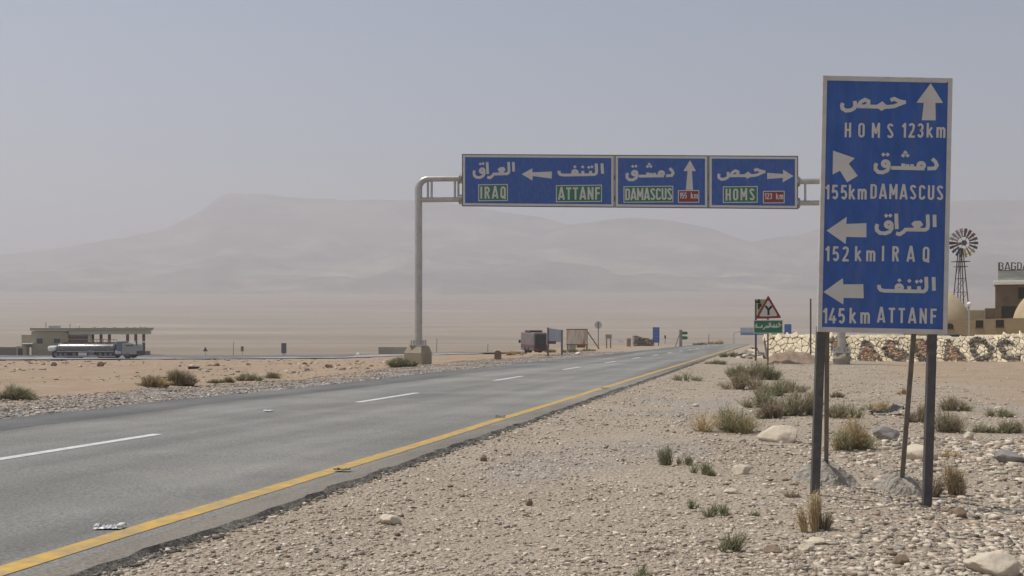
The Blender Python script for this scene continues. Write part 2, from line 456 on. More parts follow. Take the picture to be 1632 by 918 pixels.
# ------------------------------------------------------------------ ground, road, hills, haze
def build_ground():
    a1 = np.linspace(-34, 34, 300)
    a0 = np.linspace(-180, -34, 60)[:-1]; a2 = np.linspace(34, 180, 60)[1:-1]
    ang = np.radians(np.concatenate([a0, a1, a2]))
    rad = np.concatenate([[.4], np.geomspace(.9, 7000, 360)])
    A, Rr = np.meshgrid(ang, rad)
    x = Rr * np.sin(A); y = Rr * np.cos(A)
    z = gz(x, y)
    nr, na = x.shape
    v = np.stack([x, y, z], -1).reshape(-1, 3)
    i = np.arange(nr - 1)[:, None] * na; j = np.arange(na)[None, :]; j2 = (j + 1) % na
    f = np.stack([i + j, i + na + j, i + na + j2, i + j2], -1).reshape(-1, 4)[:, ::-1]
    me = bpy.data.meshes.new('ground')
    me.from_pydata(v.tolist(), [], f.tolist() + [tuple(range(na - 1, -1, -1))])
    s, u = road_su(x, y)
    uL = np.interp(s, LEFT_S, LEFT_U)
    px = CX + F * x / np.maximum(y, 1)
    wv = np.interp(px, [0, 300, 620, 900, 1100], [3.5, 4.6, 3.4, 3.0, 2.5]) + 1.2 * vnoise(x * .3, y * .3, 21)
    dl = u - uL
    leftside = dl > -1
    grey = np.where(leftside, 1 - sstep(wv - .5, wv + .5, dl), 0)
    rr = np.hypot(x, y)
    orange = np.where(leftside, sstep(wv - .5, wv + .5, dl), 0)
    # bare brown earth towards the stone wall
    right_soil = sstep(17, 25, y + 8 * vnoise(x * .2, y * .2, 22)) * sstep(-3.6, -6.5, u - 3 * vnoise(x * .3, y * .3, 23)) * (1 - leftside)
    grey2 = 0.6 * sstep(.12, .3, vnoise(x * .5, y * .5, 24)) * (u < 3) * (rr < 30)
    plain = sstep(140, 230, y)
    colr = np.stack([np.maximum(grey, grey2), np.clip(np.maximum(orange, right_soil * .9), 0, 1), plain, np.ones_like(x)], -1).reshape(-1, 4)
    ca = me.color_attributes.new('zone', 'FLOAT_COLOR', 'POINT')
    ca.data.foreach_set('color', colr.astype(np.float32).ravel())
    me.polygons.foreach_set('use_smooth', [True] * len(me.polygons))
    me.materials.append(M['ground'])
    o = bpy.data.objects.new('ground', me); COL.objects.link(o)
    return tag(o, kind='structure')
build_ground()

def road_object(name, mats, mb):
    """mb in road coordinates: local x = -u (to the right), local y = s."""
    o = mb.build(name, mats)
    o.rotation_euler = (0, 0, -TH)
    return tag(o, kind='structure')
def rz(s, u, h=0.0):
    return float(zroad(s * CT + u * ST)) + h
def rp(s, u, h=0.0):
    return (-u, s, rz(s, u, h))

def build_road():
    mb = MB()
    ss = np.concatenate([np.arange(-25, 2, .5), np.arange(2, 40, .12), np.arange(40, ROAD_END + .1, .5)])
    rows = []
    for s in ss:
        e = U_EDGE + .05 * float(vnoise(s * .9, 3.3, 31)) + .07 * float(vnoise(s * .23, 9.1, 32)) + .06 * float(vnoise(s * 3.1, 1.1, 33)) + .06 * float(vnoise(s * 8.3, 1.1, 37))
        uL = float(np.interp(s, LEFT_S, LEFT_U)) + .5 * float(vnoise(s * .25, 5, 34)) + .15 * float(vnoise(s * 1.2, 5, 35))
        us = [e, U_LINE - .2, U_LINE + .3] + list(np.linspace(U_LINE + 1, uL - 1.6, 7)) + [uL - 1.5, uL]
        rows.append([rp(s, e - .055 - .06 * float(vnoise(s * 4.7, 7, 36)), -.055)] + [rp(s, u) for u in us] + [rp(s, uL, -.16)])
    n = len(rows[0])
    v = [p for r_ in rows for p in r_]
    f, mi = [], []
    for i in range(len(rows) - 1):
        for k in range(n - 1):
            a = i * n + k
            f.append((a + 1, a, a + n, a + n + 1))
            mi.append(3 if k == 0 else 2 if k == 1 else (1 if k >= n - 3 else 0))
    mb.v, mb.f, mb.m = v, f, mi
    return road_object('road', [M['asphalt'], M['asphalt_dark'], M['asphalt_edge'], M['asphalt_break']], mb)
build_road()

def build_lines():
    mb = MB()
    ss = np.arange(-25, ROAD_END - 4, .25)
    pr = []
    for s in ss:
        w = .19 * (1 + .12 * float(vnoise(s * 1.7, 1, 41)))
        c = U_LINE + .03 * float(vnoise(s * .3, 2, 42))
        pr.append((rp(s, c - w / 2, .004), rp(s, c + w / 2, .004)))
    for a, b in zip(pr, pr[1:]):
        mb.add([a[0], b[0], b[1], a[1]], [(0, 1, 2, 3)])
    road_object('yellow_edge_line', M['yellow'], mb)
    mb = MB()
    for k in range(-2, 15):
        e = 13.24 + 11.14 * k
        for q in np.arange(e - 3.79, e - .01, 3.79 / 8):
            mb.add([rp(q, U_DASH - .085, .004), rp(q + 3.79 / 8, U_DASH - .085, .004), rp(q + 3.79 / 8, U_DASH + .085, .004), rp(q, U_DASH + .085, .004)], [(0, 1, 2, 3)])
    road_object('lane_markings', M['line'], mb)
    # tar-filled crack across the far road
    mb = MB()
    pts = [(68 + (u - 5) * .9 + .5 * float(vnoise(u, 1, 44)), u) for u in np.arange(4.3, 12.2, .4)]
    for a, b in zip(pts, pts[1:]):
        mb.add([rp(a[0], a[1], .004), rp(b[0], b[1], .004), rp(b[0] + .55, b[1], .004), rp(a[0] + .55, a[1], .004)], [(3, 2, 1, 0)])
    road_object('road_tar_seam', M['asphalt_dark'], mb)
build_lines()

def build_side_road():
    top = ([-400, 0, 160, 300, 540, 640, 760, 840], [566.5, 566.5, 566.5, 567, 565.8, 563.5, 561.8, 561])
    bot = ([-400, 0, 160, 300, 540, 640, 760, 840], [576, 574.5, 573.5, 573, 571.5, 567.5, 564.5, 563.5])
    mb = MB(); rows = []
    for px in np.arange(-400, 841, 10):
        y0 = ray_ground(px, np.interp(px, *bot))[1]; y1 = ray_ground(px, np.interp(px, *top))[1]
        y1 = max(y1, y0 + 6)
        r_ = []
        for q in np.linspace(y0, y1, 9):
            x = (px - CX) / F * q
            r_.append((x, q, float(gz(x, q)) + .10))
        rows.append(r_)
    n = 9
    mb.v = [p for r_ in rows for p in r_]
    for i in range(len(rows) - 1):
        for k in range(n - 1):
            a = i * n + k
            mb.f.append((a, a + n, a + n + 1, a + 1)); mb.m.append(0 if k < 5 else 1)
    tag(mb.build('side_road', [M['side_road'], M['asphalt_dark']]), kind='structure')
build_side_road()

def fbm(x, y, seed, octs=4):
    a, t = 1.0, 0
    for k in range(octs):
        t = t + a * vnoise(x * 2 ** k, y * 2 ** k, seed + k); a *= .5
    return t
def build_hills(name, ridge, Yf, Yr, Yb, px0, px1, n, seed, gully=30):
    pxs = np.linspace(px0, px1, n)
    t = np.concatenate([np.linspace(0, 1, 110), np.linspace(1.04, 2, 14)])
    P, T = np.meshgrid(pxs, t)
    yr = np.interp(P, [a for a, b in ridge], [b for a, b in ridge])
    Yd = np.where(T <= 1, Yf + (Yr - Yf) * T, Yr + (Yb - Yr) * (T - 1))
    Yd = Yd + 120 * vnoise(P * .006, T * 2, seed + 20) * np.clip(1 - T, 0, 1)
    X = (P - CX) / F * Yd
    zr_ = EYE + (HY - yr) / F * Yr
    zf = gz(X, Yd, False) - 8
    prof = np.where(T < 1, .40 * T + .60 * T ** 6, 1 - .25 * (T - 1))
    z = zf + (zr_ - zf) * prof
    rid = 1 - 2 * np.abs(fbm(X * .0022 + 3, Yd * .0016, seed, 4))
    z = z + gully * (rid - .55) * np.sin(np.clip(T, 0, 1) * math.pi) + gully * .5 * fbm(X * .006, Yd * .004, seed + 9, 3) * np.clip(T, 0, 1) * np.clip(1.15 - T, 0, 1) * 2
    nr, nc = X.shape
    i = np.arange(nr - 1)[:, None] * nc; j = np.arange(nc - 1)[None, :]
    f = np.stack([i + j, i + j + 1, i + nc + j + 1, i + nc + j], -1).reshape(-1, 4)
    me = bpy.data.meshes.new(name)
    me.from_pydata(np.stack([X, Yd, z], -1).reshape(-1, 3).tolist(), [], f.tolist())
    me.materials.append(M['hill'])
    me.polygons.foreach_set('use_smooth', [True] * len(me.polygons))
    o = bpy.data.objects.new(name, me); COL.objects.link(o)
    return tag(o, kind='structure')
MAIN = [(-700, 420), (-200, 412), (0, 405), (98, 394), (181, 380), (235, 372), (275, 361), (314, 341), (338, 322), (353, 310), (372, 307), (407, 311),
        (490, 315), (554, 319), (662, 319), (737, 328), (800, 338), (864, 346), (905, 357), (1000, 378), (1110, 392), (1195, 388), (1221, 381), (1272, 373),
        (1303, 365), (1420, 336), (1520, 322), (1632, 318), (1900, 322), (2400, 350)]
SECOND = [(780, 420), (850, 385), (905, 360), (953, 352), (1004, 346), (1071, 351), (1119, 360), (1150, 369), (1195, 385), (1260, 405), (1330, 430)]
build_hills('hills', MAIN, 2500, 4300, 5600, -700, 2300, 640, 51, 58)
build_hills('near_hills', SECOND, 2700, 4000, 4600, 780, 1330, 200, 71, 44)

def build_haze():
    mb = MB().box((-7300, -7300, -16), (7300, 7300, 640))
    m = bpy.data.materials.new('dusty_air'); m.use_nodes = True
    nt = m.node_tree
    nt.nodes.remove(nt.nodes['Principled BSDF'])
    pv = nt.nodes.new('ShaderNodeVolumePrincipled')
    pv.inputs['Color'].default_value = (*HAZE_COLOR, 1)
    pv.inputs['Density'].default_value = HAZE_DENSITY
    pv.inputs['Anisotropy'].default_value = .25
    nt.links.new(pv.outputs[0], nt.nodes['Material Output'].inputs['Volume'])
    o = mb.build('haze', m)
    tag(o, kind='stuff')
build_haze()

# ------------------------------------------------------------------ lettering
def arc(cx, cy, rx, ry, a0, a1, n=7):
    return [(cx + rx * math.cos(R(a0 + (a1 - a0) * i / n)), cy + ry * math.sin(R(a0 + (a1 - a0) * i / n))) for i in range(n + 1)]
W_ = .44
def _oval(l, r_, b, t, rad):
    return arc(r_ - rad, t - rad, rad, rad, 0, 90) + arc(l + rad, t - rad, rad, rad, 90, 180) + arc(l + rad, b + rad, rad, rad, 180, 270) + arc(r_ - rad, b + rad, rad, rad, 270, 360)
h_ = .075
def glyphs():
    l, r_, b, t = h_, W_ - h_, h_, 1 - h_
    rd = (r_ - l) / 2
    g = {}
    C = 'c'  # closed
    g['H'] = (W_, [[(l, 0), (l, 1)], [(r_, 0), (r_, 1)], [(l, .5), (r_, .5)]])
    g['O'] = (W_, [(C, _oval(l, r_, b, t, rd))])
    g['0'] = g['O']
    g['Q'] = (W_, [(C, _oval(l, r_, b, t, rd)), [(l + .14, .22), (r_ + .05, -.02)]])
    w = .56
    g['M'] = (w, [[(h_, 0), (h_, .97), (w / 2, .34), (w - h_, .97), (w - h_, 0)]])
    g['N'] = (W_ + .04, [[(l, 0), (l, .95), (r_ + .04, .05), (r_ + .04, 1)]])
    g['S'] = (W_, [arc(r_ - rd, t - rd, rd, rd, 10, 90, 4) + arc(l + rd, t - rd, rd, rd, 90, 205, 6) + arc(r_ - rd, b + rd + .02, rd, rd + .02, 35, -90, 7) + arc(l + rd, b + rd, rd, rd, -90, -170, 4)])
    g['D'] = (W_, [(C, [(l, b), (l, t)] + arc(r_ - rd, t - rd, rd, rd, 90, 0) + arc(r_ - rd, b + rd, rd, rd, 0, -90))])
    w = .50
    g['A'] = (w, [[(.04, 0), (w / 2 - .02, .97), (w / 2 + .02, .97), (w - .04, 0)], [(.11, .24), (w - .11, .24)]])
    g['C'] = (W_, [arc(r_ - rd, t - rd, rd, rd, -15, 90, 5) + arc(l + rd, t - rd, rd, rd, 90, 180) + arc(l + rd, b + rd, rd, rd, 180, 270) + arc(r_ - rd, b + rd, rd, rd, 270, 375, 5)])
    g['G'] = (W_, [arc(r_ - rd, t - rd, rd, rd, -10, 90, 5) + arc(l + rd, t - rd, rd, rd, 90, 180) + arc(l + rd, b + rd, rd, rd, 180, 270) + arc(r_ - rd, b + rd, rd, rd, 270, 360, 5) + [(r_, .47), (W_ / 2, .47)]])
    g['U'] = (W_, [[(l, 1)] + arc(l + rd, b + rd, rd, rd, 180, 360, 10) + [(r_, 1)]])
    g['I'] = (.15, [[(h_, 0), (h_, 1)]])
    g['R'] = (W_, [[(l, 0), (l, t), (r_ - rd, t)] + arc(r_ - rd, t - .2, rd, .2, 90, -90, 8) + [(l, t - .4)], [(l + .14, t - .4), (r_ + .02, 0)]])
    g['P'] = (W_, [[(l, 0), (l, t), (r_ - rd, t)] + arc(r_ - rd, t - .2, rd, .2, 90, -90, 8) + [(l, t - .4)]])
    g['B'] = (W_, [(C, [(l, b), (l, t)] + arc(r_ - rd, t - .2, rd, .2, 90, -80, 7) + arc(r_ - rd, b + .22, rd, .22, 80, -90, 7))])
    g['T'] = (.42, [[(0, t), (.42, t)], [(.21, t), (.21, 0)]])
    g['F'] = (.40, [[(l, 0), (l, t), (.40, t)], [(l, .5), (.36, .5)]])
    g['E'] = (.40, [[(.40, t), (l, t), (l, b), (.40, b)], [(l, .5), (.36, .5)]])
    g['1'] = (.26, [[(.02, .72), (.19, .93), (.19, 0)]])
    g['2'] = (W_, [arc(W_ / 2, t - rd, rd, rd, 170, -20, 9) + [(r_ - .05, .52), (l, b), (W_, b)]])
    g['3'] = (W_, [arc(W_ / 2 - .01, t - .2, rd, .2, 160, -80, 9) + arc(W_ / 2 - .01, b + .22, rd, .22, 80, -165, 9)])
    g['4'] = (W_, [[(.27, 1), (.03, .26), (W_ + .02, .26)], [(.30, .5), (.30, 0)]])
    g['5'] = (W_, [[(r_ + .02, t), (l + .03, t), (l, .52)] + arc(W_ / 2, b + .25, rd, .25, 100, -150, 10)])
    g['k'] = (.42, [[(l, 0), (l, 1)], [(l, .28), (.36, .70)], [(l + .09, .38), (.40, 0)]])
    w = .62
    g['m'] = (w, [[(h_, 0), (h_, .72)], [(h_, .5)] + arc(h_ + .12, .52, .115, .145, 170, 0, 6) + [(w / 2, 0)], [(w / 2, .5)] + arc(w / 2 + .12, .52, .115, .145, 170, 0, 6) + [(w - h_, 0)]])
    g[' '] = (.24, [])
    return g
GLY = glyphs()
def ribbon(mb, pts, hw, y, closed=False):
    q = []
    for p in pts:
        if not q or math.hypot(p[0] - q[-1][0], p[1] - q[-1][1]) > 1e-6: q.append(tuple(p))
    if closed and math.hypot(q[0][0] - q[-1][0], q[0][1] - q[-1][1]) < 1e-6: q.pop()
    n = len(q)
    def dirn(a, c):
        return Vector((c[0] - a[0], c[1] - a[1])).normalized()
    sharp = [i for i in (range(n) if closed else range(1, n - 1)) if dirn(q[i - 1], q[i]).dot(dirn(q[i], q[(i + 1) % n])) < .3]
    if sharp:                                          # a sharp corner: separate strokes that run a little past it
        if closed:
            q = q[sharp[0]:] + q[:sharp[0]] + [q[sharp[0]]]
            cuts = [0] + [i - sharp[0] for i in sharp[1:]] + [n]
        else:
            cuts = [0] + sharp + [n - 1]
        for j, (a, c) in enumerate(zip(cuts, cuts[1:])):
            seg = [Vector(p) for p in q[a:c + 1]]
            if closed or a > 0: seg[0] = seg[0] - (seg[1] - seg[0]).normalized() * hw * .75
            if closed or c < n - 1: seg[-1] = seg[-1] + (seg[-1] - seg[-2]).normalized() * hw * .75
            ribbon_piece(mb, [tuple(p) for p in seg], hw, y - .00022 * j, False)
    else:
        ribbon_piece(mb, q, hw, y, closed)
def ribbon_piece(mb, pts, hw, y, closed=False):
    n = len(pts)
    L_, R_ = [], []
    for i, p in enumerate(pts):
        a = pts[(i - 1) % n] if (closed or i > 0) else None
        c = pts[(i + 1) % n] if (closed or i < n - 1) else None
        d1 = None if a is None else Vector((p[0] - a[0], p[1] - a[1])).normalized()
        d2 = None if c is None else Vector((c[0] - p[0], c[1] - p[1])).normalized()
        if d1 is None: d1 = d2
        if d2 is None: d2 = d1
        n1 = Vector((-d1.y, d1.x)); n2 = Vector((-d2.y, d2.x))
        m = (n1 + n2)
        m = n1 if m.length < 1e-4 else m.normalized()
        k = min(1 / max(m.dot(n1), .5), 2) * hw
        L_.append((p[0] + m.x * k, y, p[1] + m.y * k)); R_.append((p[0] - m.x * k, y, p[1] - m.y * k))
    cnt = n if closed else n - 1
    f = [(i, n + i, n + (i + 1) % n, (i + 1) % n) for i in range(cnt)]
    mb.add(L_ + R_, f)
def latin(text, x0, x1, z0, z1, y, weight=.075, starts=None):
    """Stroke lettering filling the box x0..x1, z0..z1 in a local x,z plane at depth y (towards -y)."""
    H = z1 - z0
    ws = [GLY[c][0] * H for c in text]
    tot = sum(ws)
    gap = ((x1 - x0) - tot) / max(len(text) - 1, 1)
    k = 1.0
    if gap < .05 * H:
        gap = .06 * H
        k = ((x1 - x0) - gap * (len(text) - 1)) / tot
    mb = MB(); x = x0; d = 0
    for c, w in zip(text, ws):
        for st in GLY[c][1]:
            cl = isinstance(st, tuple)
            pts = st[1] if cl else st
            ribbon(mb, [(x + px_ * H * k, z0 + pz * H) for px_, pz in pts], weight * H, y - .0004 * (d % 4), cl)
            d += 1
        x += w * k + gap
    return mb
# Arabic words as pen strokes (x to the right, y down), copied from the sign's own letter shapes; dots are small diamonds
def circ(cx, cy, rx, ry, a0=0, a1=360, n=12):
    return [(cx + rx * math.cos(R(a0 + (a1 - a0) * i / n)), cy - ry * math.sin(R(a0 + (a1 - a0) * i / n))) for i in range(n + 1)]
ARAB = {
    'iraq': (12.5, [[(797, 38), (800, 122)], [(752, 38), (756, 112), (752, 132), (738, 142), (610, 143), (596, 160), (572, 176), (548, 170)],
                   [(668, 138), (690, 122), (708, 106), (700, 94), (672, 96), (662, 104), (676, 122), (700, 140)],
                   [(546, 36), (552, 142)], [(518, 112)] + circ(498, 112, 19, 17, 0, 360, 12) + [(519, 138), (506, 160), (478, 172), (442, 170), (422, 152), (419, 126), (426, 110)]],
             [(480, 52), (507, 50)]),
    'tanf': (12.5, [[(793, 434), (798, 528)], [(744, 434), (748, 505), (744, 524), (730, 535), (468, 536), (444, 531), (433, 516), (432, 496)],
                   [(697, 500), (699, 534)], [(632, 500), (634, 534)], circ(566, 511, 18, 16) + [(584, 532)]],
             [(682, 468), (709, 464), (632, 464), (566, 462)]),
    'damascus': (12.5, [[(784, 566), (806, 586), (816, 610), (804, 630), (754, 633)],
                     circ(713, 612, 19, 17, -90, 270), [(735, 633), (516, 633)], [(652, 606), (653, 632)], [(622, 606), (623, 632)], [(594, 602), (595, 632)],
                     [(498, 606)] + circ(479, 606, 19, 17) + [(500, 632), (490, 652), (462, 666), (432, 664), (413, 646), (412, 620), (420, 604)]],
                 [(462, 545), (490, 544), (592, 548), (621, 548), (606, 527)]),
    'homs': (12.5, [[(516, 196), (540, 186), (570, 200), (606, 208), (572, 222), (540, 236), (500, 241), (300, 241)],
                   [(482, 238), (462, 220), (436, 238), (458, 254), (482, 240)],
                   [(306, 238), (322, 212), (350, 196), (372, 206), (372, 226), (352, 240)],
                   [(300, 241), (286, 238), (282, 206)], [(286, 232), (280, 254), (258, 268), (226, 272), (203, 258), (199, 238), (206, 222)]], []),
    'slow': (5.6, [[(338, 352), (352, 346), (370, 356), (350, 372), (330, 376), (284, 377), (270, 372), (268, 362)], circ(322, 368, 6, 6, -90, 270, 8), circ(294, 366, 6, 6, -90, 270, 8),
                   [(258, 334), (259, 378)], [(244, 334), (246, 370), (240, 378), (196, 379), (188, 392), (174, 398)], [(232, 364), (232, 378)], [(222, 364), (222, 378)], [(212, 362), (212, 378)],
                   [(172, 362), (160, 364), (158, 372), (168, 378), (136, 379), (112, 379)], circ(102, 370, 9, 9, 0, 360, 8)],
             [(352, 334), (322, 350), (294, 348), (98, 350), (108, 350)]),
}
def arabic(key, x0, x1, z0, z1, y, bold=1.0):
    hw, strokes, dots = ARAB[key]
    hw = hw * bold
    allp = [p for s_ in strokes for p in s_] + [p for p in dots]
    a, b = min(p[0] for p in allp) - hw, max(p[0] for p in allp) + hw
    c, d = min(p[1] for p in allp) - hw, max(p[1] for p in allp) + hw
    fx, fz = (x1 - x0) / (b - a), (z1 - z0) / (d - c)
    mb = MB()
    for i, s_ in enumerate(strokes):
        sub = MB(); ribbon(sub, s_, hw, -.0006 * (i % 4))
        mb.add(sub.v, [f[::-1] for f in sub.f])
    for i, (px_, py_) in enumerate(dots):
        e = hw * 1.2
        mb.add([(px_ - e, -.003, py_), (px_, -.003, py_ + e), (px_ + e, -.003, py_), (px_, -.003, py_ - e)], [(0, 1, 2, 3)])
    mb.v = [(x0 + (p[0] - a) * fx, y + p[1], z1 - (p[2] - c) * fz) for p in mb.v]
    return mb
def flatpoly(poly, y):
    mb = MB(); mb.add([(x, y, z) for x, z in poly], [tuple(range(len(poly)))]); return mb

# ------------------------------------------------------------------ large direction sign on the right
def big_sign():
    Y = 9.65; k = Y / F
    roll = R(1.2)
    p0 = (1404.5, 531.0)                                  # bottom centre of the plate in the photograph
    base = Vector(((1390.5 - CX) * k, Y, EYE - (791 - HY) * k))
    t = thing('direction_sign', 'tall blue road sign listing four destinations in white, on two dark steel posts', 'road sign', base)
    t.rotation_euler = (0, roll, 0)
    def P(px, py):                                        # photo pixel -> local x, z on the plate plane
        dx = (px - CX) * k - base.x; dz = EYE - (py - HY) * k - base.z
        return (dx * math.cos(roll) - dz * math.sin(roll), dx * math.sin(roll) + dz * math.cos(roll))
    xl, zt = P(1311, 120.5); xr, _ = P(1517.5, 122.5); _, zb = P(1404, 531)
    fw = 8 * k
    mb = MB().box((xl + .01, -.008, zb + .01), (xr - .01, .008, zt - .01))
    plate = mb.build('sign_plate', M['blue'], t)
    fr = MB()
    fr.box((xl, -.016, zb), (xl + fw * .85, .022, zt), bev=.003); fr.box((xr - fw * .9, -.016, zb), (xr, .022, zt), bev=.003)
    fr.box((xl + fw * .85, -.014, zt - fw), (xr - fw * .9, .022, zt), bev=.003); fr.box((xl + fw * .85, -.014, zb), (xr - fw * .9, .022, zb + fw), bev=.003)
    fr.build('sign_frame', M['frame'], t)
    sx = lambda a: 1290 + a / 3.99
    s6 = lambda b: 110 + b / 3.99
    s7 = lambda b: 330 + b / 3.99
    D = -.011
    def box(x0, x1, y0, y1):
        a = P(x0, (y0 + y1) / 2); b = P(x1, (y0 + y1) / 2)
        m_ = P((x0 + x1) / 2, y0)[1]; n_ = P((x0 + x1) / 2, y1)[1]
        return a[0], b[0], n_, m_
    def lat(txt, x0, x1, y0, y1, w=.075):
        latin(txt, *box(x0, x1, y0, y1), D, w).build('lettering', M['white_sign'], plate)
    def ara(key, x0, x1, y0, y1):
        arabic(key, *box(x0, x1, y0, y1), D).build('lettering', M['white_sign'], plate)
    def arrow(pts):
        flatpoly([P(*p) for p in pts][::-1], D).build('arrow', M['white_sign'], plate)
    ara('homs', sx(192), sx(612), s6(176), s6(282))
    lat('HOMS', sx(222), sx(532), s6(345), s6(438)); lat('123', sx(587), sx(724), s6(345), s6(438)); lat('km', sx(742), sx(862), s6(345), s6(438))
    ara('damascus', sx(405), sx(820), s6(520), s6(674))
    lat('155', sx(100), sx(238), s6(737), s6(830)); lat('km', sx(248), sx(362), s6(737), s6(830)); lat('DAMASCUS', sx(385), sx(848), s6(737), s6(830))
    ara('iraq', sx(412), sx(806), s7(32), s7(186))
    lat('152', sx(100), sx(248), s7(250), s7(345)); lat('km', sx(287), sx(417), s7(250), s7(345)); lat('IRAQ', sx(458), sx(760), s7(250), s7(347))
    ara('tanf', sx(428), sx(802), s7(430), s7(547))
    lat('145', sx(85), sx(224), s7(642), s7(740)); lat('km', sx(252), sx(382), s7(642), s7(740)); lat('ATTANF', sx(430), sx(805), s7(642), s7(738))
    Z6 = lambda q: [(sx(a), s6(b)) for a, b in q]; Z7 = lambda q: [(sx(a), s7(b)) for a, b in q]
    arrow(Z6([(768, 92), (678, 215), (724, 217), (712, 327), (800, 328), (798, 217), (847, 217)]))
    arrow(Z6([(148, 520), (145, 672), (192, 648), (237, 722), (305, 680), (248, 603), (287, 568)]))
    arrow(Z7([(107, 150), (228, 236), (232, 190), (360, 193), (360, 103), (232, 108), (235, 63)]))
    arrow(Z7([(87, 540), (213, 620), (215, 578), (343, 580), (340, 490), (213, 492), (210, 452)]))
    rl = MB()
    for z_ in (zb + .03, zb + .9, zt - .3):
        rl = MB().box((xl + .06, .0225, z_), (xr - .05, .0235 + .03, z_ + .05)); rl.build('rail', M['steel_side'], t)
    for (q0, q1) in ((1318, 131), (1509, 133), (1309, 521), (1499, 524), (1313, 323), (1503, 326)):
        bx_, bz_ = P(q0, q1)
        MB().tube([(bx_, -.0085, bz_), (bx_, -.014, bz_)], .009, 8).build('bolt', M['rust'], t)
    for (a, b, yo) in (((1310.5, 534), (1301, 790), .0), ((1489, 534), (1480.5, 812), -.05)):
        xa, za = P(*a); xb, zb_ = P(*b)
        pm = MB()
        w = .074
        # channel section: front web and two flanges running to the back
        ztop = zb + .05
        xt = xa
        for (q0, q1, d0, d1) in ((-w / 2, w / 2, .024, .034), (-w / 2, -w / 2 + .011, .0342, .078), (w / 2 - .011, w / 2, .0342, .078)):
            pm.slant((xb - .004, 0, zb_ - .35), (xt, 0, ztop), q0, q1, d0 + yo * 0, d1 + yo * 0)
        pm.build('post', M['steel'], t)
    for (a, b, yb) in (((1321, 500), (1316.5, 722), 10.75), ((1462, 500), (1437, 748), 10.55)):
        xa, za = P(*a)
        kb = yb / F
        wx = (b[0] - CX) * kb - base.x; wz = EYE - (b[1] - HY) * kb - base.z
        gx, gy = base.x + wx, yb
        pm = MB().bar((wx, yb - Y, wz - .12), (xa, .05, za), .042, .042)
        pm.build('brace', M['steel_side'], t)
        # lumpy concrete heaped round the foot of the brace
        mb = MB(); n = 56
        prof = [(1 - i / 15, -.12 + .315 * math.sin(min(i / 14, 1) * math.pi / 2) ** 1.1) for i in range(15)] + [(.02, .195)]
        g0 = float(gz(gx, gy)) - base.z
        hgt = min(max(wz - g0, .08) + .03, .2)
        v, f = [], []
        for r_, z_ in prof:
            for i in range(n):
                an = 2 * math.pi * i / n
                rr = .35 * r_ * (1 + .3 * float(vnoise(math.cos(an) * 1.6 + gx, math.sin(an) * 1.6 + r_ * 2, 61)))
                v.append((wx - .03 + rr * math.cos(an) * 1.15, yb - Y + rr * math.sin(an), g0 + z_ / .195 * hgt + .06 * float(vnoise(math.cos(an) * r_ * 5 + gx, math.sin(an) * r_ * 5, 62)) + .045 * float(vnoise(math.cos(an) * r_ * 14 + gx, math.sin(an) * r_ * 14, 63))))
        for i in range(len(prof) - 1):
            for q in range(n):
                f.append((i * n + q, i * n + (q + 1) % n, (i + 1) * n + (q + 1) % n, (i + 1) * n + q))
        f.append(tuple(range((len(prof) - 1) * n, len(prof) * n)))
        mb.add(v, f); mb.build('concrete_footing', M['concrete_grey'], t)
big_sign()

